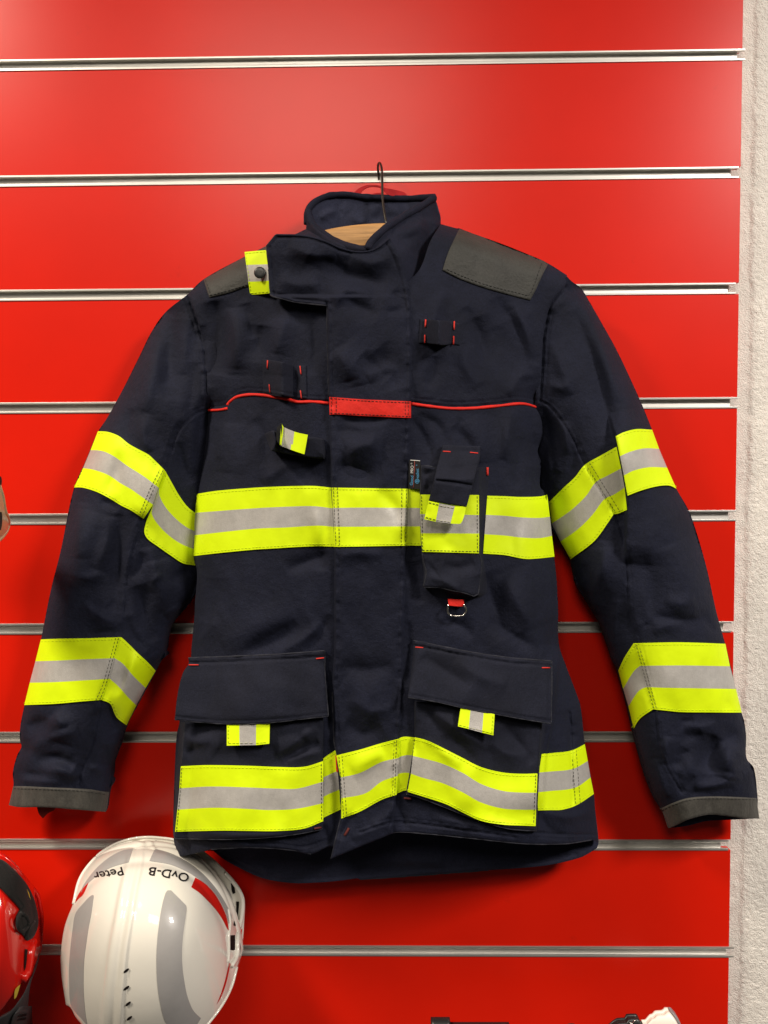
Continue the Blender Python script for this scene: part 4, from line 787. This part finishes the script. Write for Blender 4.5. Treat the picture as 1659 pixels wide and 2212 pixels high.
# worn, paler fabric edges
def edge(poly, f, par, off=.0, r=.0007, seed=0): rope('worn_edge', poly, f, r, EDGE, par, off=off - .0003, wob=.5, seed=seed, step=3)
edge(PL_L[:3], S, sf, off=-.0008); edge(PL_L[9:], S, sf, off=-.0008, seed=1); edge(FLAP_B[:7], S, sf, off=-.0008, seed=2); edge(FLAP_T[:4], S, sf, off=-.0008, seed=3)
edge(z('H 163,798 350,819 560,831 850,822 1100,794 1276,775'), FL, pl, off=-.001); edge(z('H 1252,302 1253,470 1277,772'), FL, pl, off=-.001, seed=4); edge(z('H 261,353 600,339 900,325 1248,300'), FL, pl, off=-.001, seed=5)
edge(z('I 563,479 700,500 860,535 1150,590 1340,621'), FR, pr, off=-.001, seed=6); edge(z('I 1345,282 1344,450 1341,618'), FR, pr, off=-.001, seed=7); edge(z('I 593,170 700,191 900,231 1120,263 1344,281'), FR, pr, off=-.001, seed=8)
edge(z('H 163,1662 350,1666 600,1668 900,1650 1100,1622 1236,1592'), PLF, pl, off=-.0012, seed=9); edge(z('H 238,830 212,1120'), PLF, pl, off=-.0012, seed=10)
edge(z('I 552,1003 640,1030 800,1092 950,1148 1100,1192 1260,1206'), PRF, pr, off=-.0012, seed=11)
edge(z('K 412,1750 560,1755 700,1785 800,1805 900,1838 940,1815 958,1700 970,1580'), RP, rp, off=-.0012, seed=12); edge(z('K 402,1425 415,1500 438,1600 428,1680 410,1748'), RP, rp, off=-.0012, seed=13); edge(z('K 384,850 390,578 440,575 500,588'), RP, rp, off=-.0012, seed=14); edge(z('K 950,1425 970,1500 972,1580'), RP, rp, off=-.0012, seed=19)
edge(HEM_F[1:8], T, body, off=-.001, seed=15); edge(HEM_F[10:14], T, body, off=-.001, seed=16); edge(z('I 1290,1300 1250,1395 I 1000,1420 600,1450 300,1470')[2:], Bk, JK, off=-.001, seed=17)
# ------------------------------------------------------------------ coat hanger
HG = thing('coat_hanger', 'wooden coat hanger with a dark wire hook holding the jacket on the second rail', 'hanger', (-.45, -.07, -.28))
HU = [450, 560, 690, 760, 830, 900, 970, 1080, 1180]; top = [628, 560, 498, 486, 481, 484, 500, 560, 628]
bot = [650, 600, 555, 540, 533, 538, 556, 602, 650]
n = 60; uu = np.linspace(450, 1180, n); tv = np.interp(uu, HU, top); bv = np.interp(uu, HU, bot); kk = np.ones(5) / 5
tv[2:-2] = np.convolve(tv, kk, 'valid'); bv[2:-2] = np.convolve(bv, kk, 'valid')
V = []; Fc = []; dm = .066; sec = 12
for i in range(n):
    for j in range(sec):
        a = 2 * math.pi * j / sec; c, s = math.cos(a), math.sin(a); c = math.copysign(abs(c)**.6, c); s = math.copysign(abs(s)**.6, s)
        V.append(P3(uu[i], (tv[i] + bv[i]) / 2 - s * (bv[i] - tv[i]) / 2, dm + .006 * c))
for i in range(n - 1):
    for j in range(sec): Fc.append((i * sec + j, i * sec + (j + 1) % sec, (i + 1) * sec + (j + 1) % sec, (i + 1) * sec + j))
Fc += [tuple(range(sec))[::-1], tuple((n - 1) * sec + j for j in range(sec))]
mesh('shoulder_bar', V, Fc, WOOD, HG)
hk = z('A 958,560 957,505 948,450 938,380 932,300 931,200 930,150 926,112 918,84 908,76 901,92 900,125 904,160 908,196')
hd = np.array([.066, .066, .062, .056, .050, .042, .038, .032, .026, .020, .013, .008, .004, -.003])
hs = smooth(hk, step=2.5); dd = np.interp(np.r_[0, np.cumsum(np.linalg.norm(np.diff(hs, axis=0), axis=1))], np.r_[0, np.cumsum(np.linalg.norm(np.diff(hk, axis=0), axis=1))], hd)
tube('hook', P3(hs[:, 0], hs[:, 1], dd), .0015, WIRE, HG, 10)

# ------------------------------------------------------------------ helmets
def helmet_field(win, cx, cy, rx, ry, hb, hd, brim0, pw=2.3, tilt=0.0):
    def f(u, v):
        du = u - cx - tilt * (v - cy); r = (np.abs(du / rx)**pw + np.abs((v - cy) / ry)**pw)**(1 / pw)
        dome = hb - .018 + (hd + .018) * np.clip(1 - (r / 1.16)**2.3, 0, 1)**.62
        return np.maximum(dome - .0035 * np.exp(-((r - 1.0) / .035)**2) + .002 * np.exp(-((r - 1.13) / .05)**2), hb - .024 * 1.0 + .004)
    return Field(*win, base=f)
WH = thing('fire_helmet', 'white glossy fire helmet with grey reflective stickers hanging upside down below the jacket', 'helmet', (-.73, -.06, -1.28))
wc = z('J 908,1010')[0]
H = helmet_field((100, 1790, 560, 2420), wc[0], wc[1], 183, 244, .055, .135, .03, 2.2, .02)
RIDGE = z('J 845,180 838,300 800,480 765,680 735,860 715,1040 700,1200 690,1400')
d_, sg_, t_, L_ = segdist(H.U, H.V, smooth(RIDGE, step=8)); wr = 17 + 6 * t_
H.D += .0042 / (1 + np.exp((d_ - wr) / 1.7)) * np.clip((H.V - 1810) / 40, 0, 1)
H.ridge(RIDGE + (3, 0), -1.2, 9, taper=False)
WOUT = z('J 452,572 470,480 500,400 545,330 600,270 650,230 700,200 750,180 800,165 850,155 900,151 950,151 1000,155 1050,161 1100,171 1180,200 1250,236 1330,295 1400,365 1450,420 1490,480 1512,530 1523,575 1518,680 1514,760 1504,840 1497,905 1440,965 1474,962 1458,1030 1440,1085 1412,1145 1380,1200 1340,1260 1290,1320 1220,1400 1100,1520 900,1560 700,1500 580,1400 510,1320 470,1270 440,1215 410,1195 395,1100 382,1010 377,900 386,800 402,710 425,640')
sh = patch('shell', WOUT, H, WHT, WH, thick=.004, step=2.6, rim=.002, rimw=4, back=lambda u, v: np.minimum(H(u, v) - .004, .034 + .4 * (H(u, v) - .034)))
def dec(s, m, name='reflective_sticker', off=.0006, parent=sh, f=H, step=2.2): return patch(name, z(s) if isinstance(s, str) else s, f, m, parent, off=off, thick=.0004, step=step)
dec('J 826,224 760,236 680,278 610,335 560,392 520,450 500,495 506,500 530,460 560,428 620,380 700,338 800,309', DECAL)
dec('J 970,211 1060,216 1130,240 1200,275 1270,320 1340,380 1400,450 1440,520 1446,600 1436,690 1424,690 1400,612 1360,535 1300,460 1240,415 1180,376 1110,342 1050,320 929,300', DECAL)
dec('J 1215,404 1250,425 1290,455 1340,512 1385,590 1412,660 1424,735 1412,718 1385,665 1340,600 1285,540 1240,497 1190,463', RDEC, 'red_sticker')
dec('J 553,428 538,466 515,512 490,535 466,562 476,530 500,488', RDEC, 'red_sticker')
dec('J 583,517 575,512 556,524 520,562 470,626 452,720 436,860 429,960 430,1060 438,1190 470,1245 500,1275 545,1330 532,1260 522,1150 519,1050 523,920 535,820 550,720 570,615', DECAL)
dec('J 1030,500 1042,484 1064,484 1100,520 1140,560 1158,582 1158,622 1146,710 1136,790 1132,880 1135,960 1145,1040 1162,1130 1182,1190 1205,1235 1250,1280 1215,1330 1140,1370 1050,1340 1020,1280 995,1180 980,1080 974,980 974,880 980,780 992,680 1008,580', DECAL)
dec('J 1425,935 1434,940 1420,1010 1402,1080 1375,1150 1348,1195 1380,1110 1404,1030', RDEC, 'red_sticker')
for s in ('J 1436,440 1450,437 1458,465 1464,500 1448,506 1440,480', 'J 1468,553 1487,555 1482,620 1476,660 1466,706 1452,701 1462,650 1470,600', 'J 1431,764 1463,762 1463,800 1462,853 1446,857 1428,850'): dec(s, HOLE, 'brim_slot', .001, step=1.6)
for c in ('J 824,188', 'J 970,181'):
    q = z(c)[0]; aa = np.linspace(0, 2 * math.pi, 13)[:-1]; dec(np.stack([q[0] + 2.7 * np.cos(aa), q[1] + 2.7 * np.sin(aa)], -1), YTRIM if c == 'J 824,188' else HOLE, 'brim_hole', .0016, step=1.1)
for c in ('J 786,984', 'J 787,1092', 'J 797,1190', 'J 805,1280'):
    q = z(c)[0]; aa = np.linspace(0, 2 * math.pi, 17)[:-1]; ca, sa = math.cos(-.66), math.sin(-.66)
    ex, ey = 7.2 * np.cos(aa), 2.7 * np.sin(aa); dec(np.stack([q[0] + ex * ca - ey * sa, q[1] + ex * sa + ey * ca], -1), HOLE, 'vent_slit', .0014, step=1.3)
rope('brim_crest', z('J 1400,375 1450,430 1492,492 1510,545 1505,640 1488,720 1478,800 1478,860 1470,905 1440,955'), H, .0028, WHT, sh, off=.004)
rope('brim_crest', z('J 1420,600 1432,690 1424,760 1424,850 1420,930'), H, .0018, WHT, sh, off=.001)
dec('J 1494,740 1508,720 1504,770 1500,800 1490,800', RDEC, 'brim_badge', .001, step=1.2); dec('J 1490,810 1502,806 1498,850 1488,858', GRYP, 'brim_badge', .001, step=1.2)
rope('brim_edge', z('J 455,568 500,402 600,272 700,202 800,167 900,153 1000,157 1100,173 1250,238 1400,367'), H, .0017, WHT, sh, off=-.0005)
rope('brim_edge', z('J 1474,962 1440,1085 1380,1200 1290,1320 1220,1400'), H, .0017, WHT, sh, off=-.0005)
text('lettering', 'OvD-B', z('J 1184,384')[0], (-1, -.27), 26, H, .0011, INK, sh, 1.02, .0009, 1.17)
text('lettering', 'Peter', z('J 762,336')[0], (-1, .30), 25, H, .0011, INK, sh, 1.0, -.0016, 1.18)

RH = thing('fire_helmet', 'red glossy helmet wrapped with a black elastic strap cut off by the left edge', 'helmet', (-.98, -.06, -1.28))
rc = z('J -60,830')[0]
HR = helmet_field((-160, 1820, 110, 2330), rc[0], rc[1], 92, 200, .055, .10, .03, 2.2, .03)
rsh = patch('shell', z('J 0,256 60,300 130,378 170,425 205,468 238,516 250,560 264,650 262,720 255,800 248,870 238,905 215,965 200,1005 150,1042 100,1110 60,1160 0,1235 -100,1300 -250,1330 -400,1200 -430,850 -380,500 -250,290 -100,230'), HR, REDH, RH, thick=.004, step=2.8, rim=.002)
rope('brim_edge', z('J -20,250 60,302 130,381 205,471 238,520 252,580 263,660 258,780 246,860'), HR, .002, REDH, rsh, off=0)
rope('brim_crest', z('J 205,800 190,860 180,930 165,1000 140,1035'), HR, .006, REDH, rsh, off=.004)
dec('J 155,850 172,852 160,960 150,985', HOLE, 'brim_slot', .002, rsh, HR, 1.6)
dec('J 195,545 210,540 216,590 205,600', HOLE, 'brim_slot', .002, rsh, HR, 1.6)
patch('goggle_strap', z('J -60,300 0,312 60,362 110,412 145,455 175,505 198,560 214,620 224,690 218,740 200,785 170,798 150,770 125,742 104,690 100,650 112,622 124,600 90,560 60,530 30,500 0,470 -60,430'), HR, BLKF, RH, off=.006, thick=.007, step=2.4, rim=.003, rimw=6)
rope('strap_loop', z('J 130,625 112,660 112,710 135,740 165,720 178,680 160,640 140,630'), HR, .0022, BLKF, RH, off=.010)
rope('strap_loop', z('J 212,680 190,700 170,750 165,790'), HR, .0022, BLKF, RH, off=.010)
patch('yellow_lining', z('J 158,470 172,490 186,525 190,545 178,520 164,492'), HR, YTRIM, RH, off=.010, thick=.001, step=1.6)
patch('yellow_lining', z('J 95,1100 125,1072 122,1082 100,1150 88,1160'), HR, YTRIM, RH, off=.003, thick=.001, step=1.6)
patch('chin_strap', z('J 238,882 236,915 215,985 190,1050 176,1110 168,1190 165,1230 120,1235 90,1250 60,1330 -40,1340 -20,1290 60,1240 110,1180 150,1120 185,1040 205,1000'), HR, GREY, RH, off=.004, thick=.004, step=2.4, rim=.0015)
bk = patch('strap_buckle', z('J 90,1250 120,1232 180,1230 184,1320 180,1400 60,1400 66,1320'), HR, GREY, RH, off=.012, thick=.008, step=2.4, rim=.002)
rope('buckle_slot', z('J 115,1262 160,1256'), HR, .0014, HOLE, bk, off=.0125); rope('buckle_slot', z('J 112,1285 158,1280'), HR, .0014, HOLE, bk, off=.0125)

BH = thing('fire_helmet', 'pale beige helmet edge just peeking in at the left side beside the sleeve', 'helmet', (-1.02, -.08, -.62))
bcn = z('D -240,700')[0]
HB = helmet_field((-220, 960, 40, 1260), bcn[0], bcn[1], 80, 120, .085, .13, .03)
bsh = patch('shell', z('D -300,420 -200,400 -100,440 -30,540 0,600 14,650 24,710 36,760 48,795 60,830 62,855 56,890 40,920 0,966 -60,1010 -200,1050 -400,1000 -480,700 -420,480'), HB, BEIG, BH, thick=.004, step=2.6, rim=.002)
rope('rim', z('D -10,575 14,650 24,710 36,770 52,800 59,850 45,905 0,960 -60,1005'), HB, .0028, BEIG, bsh, off=0)
patch('dark_pad', z('D -40,760 0,770 4,800 2,860 -6,900 -50,890'), HB, BLKF, BH, off=.004, thick=.004, step=2)
patch('dark_pad', z('D -40,500 -4,510 1,540 -4,590 -40,570'), HB, BLKF, BH, off=.004, thick=.004, step=2)

# ------------------------------------------------------------------ torch along the bottom edge
TO = thing('torch', 'black torch with a pale cone head lying along the bottom right edge', 'torch', (-.2, -.05, -1.36))
def cyl(name, u0, u1, v0, v1, r, m, parent, d=.06, k=24):
    p = P3(np.linspace(u0, u1, 7), np.linspace(v0, v1, 7), d); return tube(name, p, r, m, parent, k)
cyl('end_cap', 931, 972, 2217, 2217, .0105, BLKP, TO); cyl('barrel', 972, 1100, 2226, 2226, .0095, BLKP, TO); cyl('barrel', 1100, 1322, 2244, 2244, .0120, BLKP, TO)
patch('switch', z('O 1222,2240 1224,2212 1230,2208 1242,2208 1248,2212 1250,2240') + (0, 10), lambda u, v: .066 + 0 * u, BLKP, TO, thick=.006, step=2, rim=.002)
patch('collar_ring', z('N -20,1500 -10,1390 130,1280 190,1268 272,1264 300,1206 380,1200 462,1201 490,1230 520,1300 560,1340 590,1420 590,1560 200,1560') + (0, 10), lambda u, v: .066 + .010 * np.sin(np.clip((v - 2185) / 40, 0, 1) * 1.57), BLKP, TO, thick=.008, step=2, rim=.003)
rope('chrome_clip', z('N 330,1290 380,1296 400,1260 420,1240') + (0, 10), lambda u, v: .078 + 0 * u, .0008, STEEL, TO, step=2)
hd = patch('lamp_head', z('N 545,1302 610,1300 650,1252 692,1210 722,1204 770,1155 830,1146 885,1140 932,1096 985,1098 1060,1200 1105,1280 1130,1335 1160,1560 560,1560') + (0, 10), lambda u, v: .060 + .016 * np.sin(np.clip((v - 2172) / 60, 0, 1) * 1.57), WHTP, TO, thick=.008, step=2, rim=.003)
patch('lens_rim', z('N 985,1096 1030,1101 1070,1140 1110,1190 1150,1270 1192,1377 1230,1560 1165,1560 1140,1345 1105,1280 1060,1198') + (0, 10), lambda u, v: .062 + .012 * np.sin(np.clip((v - 2172) / 60, 0, 1) * 1.57), GRYP, TO, thick=.008, step=2, rim=.002)

# ------------------------------------------------------------------ light, world, camera
def area(name, loc, tgt, sx, sy, power, col, spread=180):
    l = bpy.data.lights.new(name, 'AREA'); l.shape = 'RECTANGLE'; l.size = sx; l.size_y = sy; l.energy = power; l.color = col; l.spread = math.radians(spread)
    o = bpy.data.objects.new(name, l); COL.objects.link(o); o.location = loc
    from mathutils import Vector
    o.rotation_euler = (Vector(tgt) - Vector(loc)).to_track_quat('-Z', 'Y').to_euler(); return o
area('ceiling_lamp', (-.80, -2.45, .95), (-.55, -.6, -1.1), 1.0, .8, 23, (1, .90, .76), 150)
area('ceiling_lamp', (-1.88, -.98, .86), (-1.80, -.86, 0), .40, .40, 56, (1, .88, .73), 122)
area('ceiling_lamp', (1.25, -1.6, .8), (.9, -1.0, -.3), .5, .5, 52, (1, .92, .84), 120)
w = bpy.data.worlds.new('World'); scn.world = w; w.use_nodes = True
bg = w.node_tree.nodes['Background']; bg.inputs[0].default_value = (1, .90, .78, 1); bg.inputs[1].default_value = .05
cd = bpy.data.cameras.new('camera'); cam = bpy.data.objects.new('camera', cd); COL.objects.link(cam)
cd.sensor_fit = 'VERTICAL'; cd.sensor_height = 24; cd.lens = 24 * FPX / 2212; cd.clip_start = .02; cd.clip_end = 50
from mathutils import Matrix
m3 = np.stack([MR[:, 0], -MR[:, 1], -MR[:, 2]], 1)
cam.matrix_world = Matrix([[*m3[0], CAM[0]], [*m3[1], CAM[1]], [*m3[2], CAM[2]], [0, 0, 0, 1]])
scn.camera = cam
scn.view_settings.view_transform = 'Standard'; scn.view_settings.look = 'None'; scn.view_settings.gamma = 1; scn.view_settings.exposure = -0.38
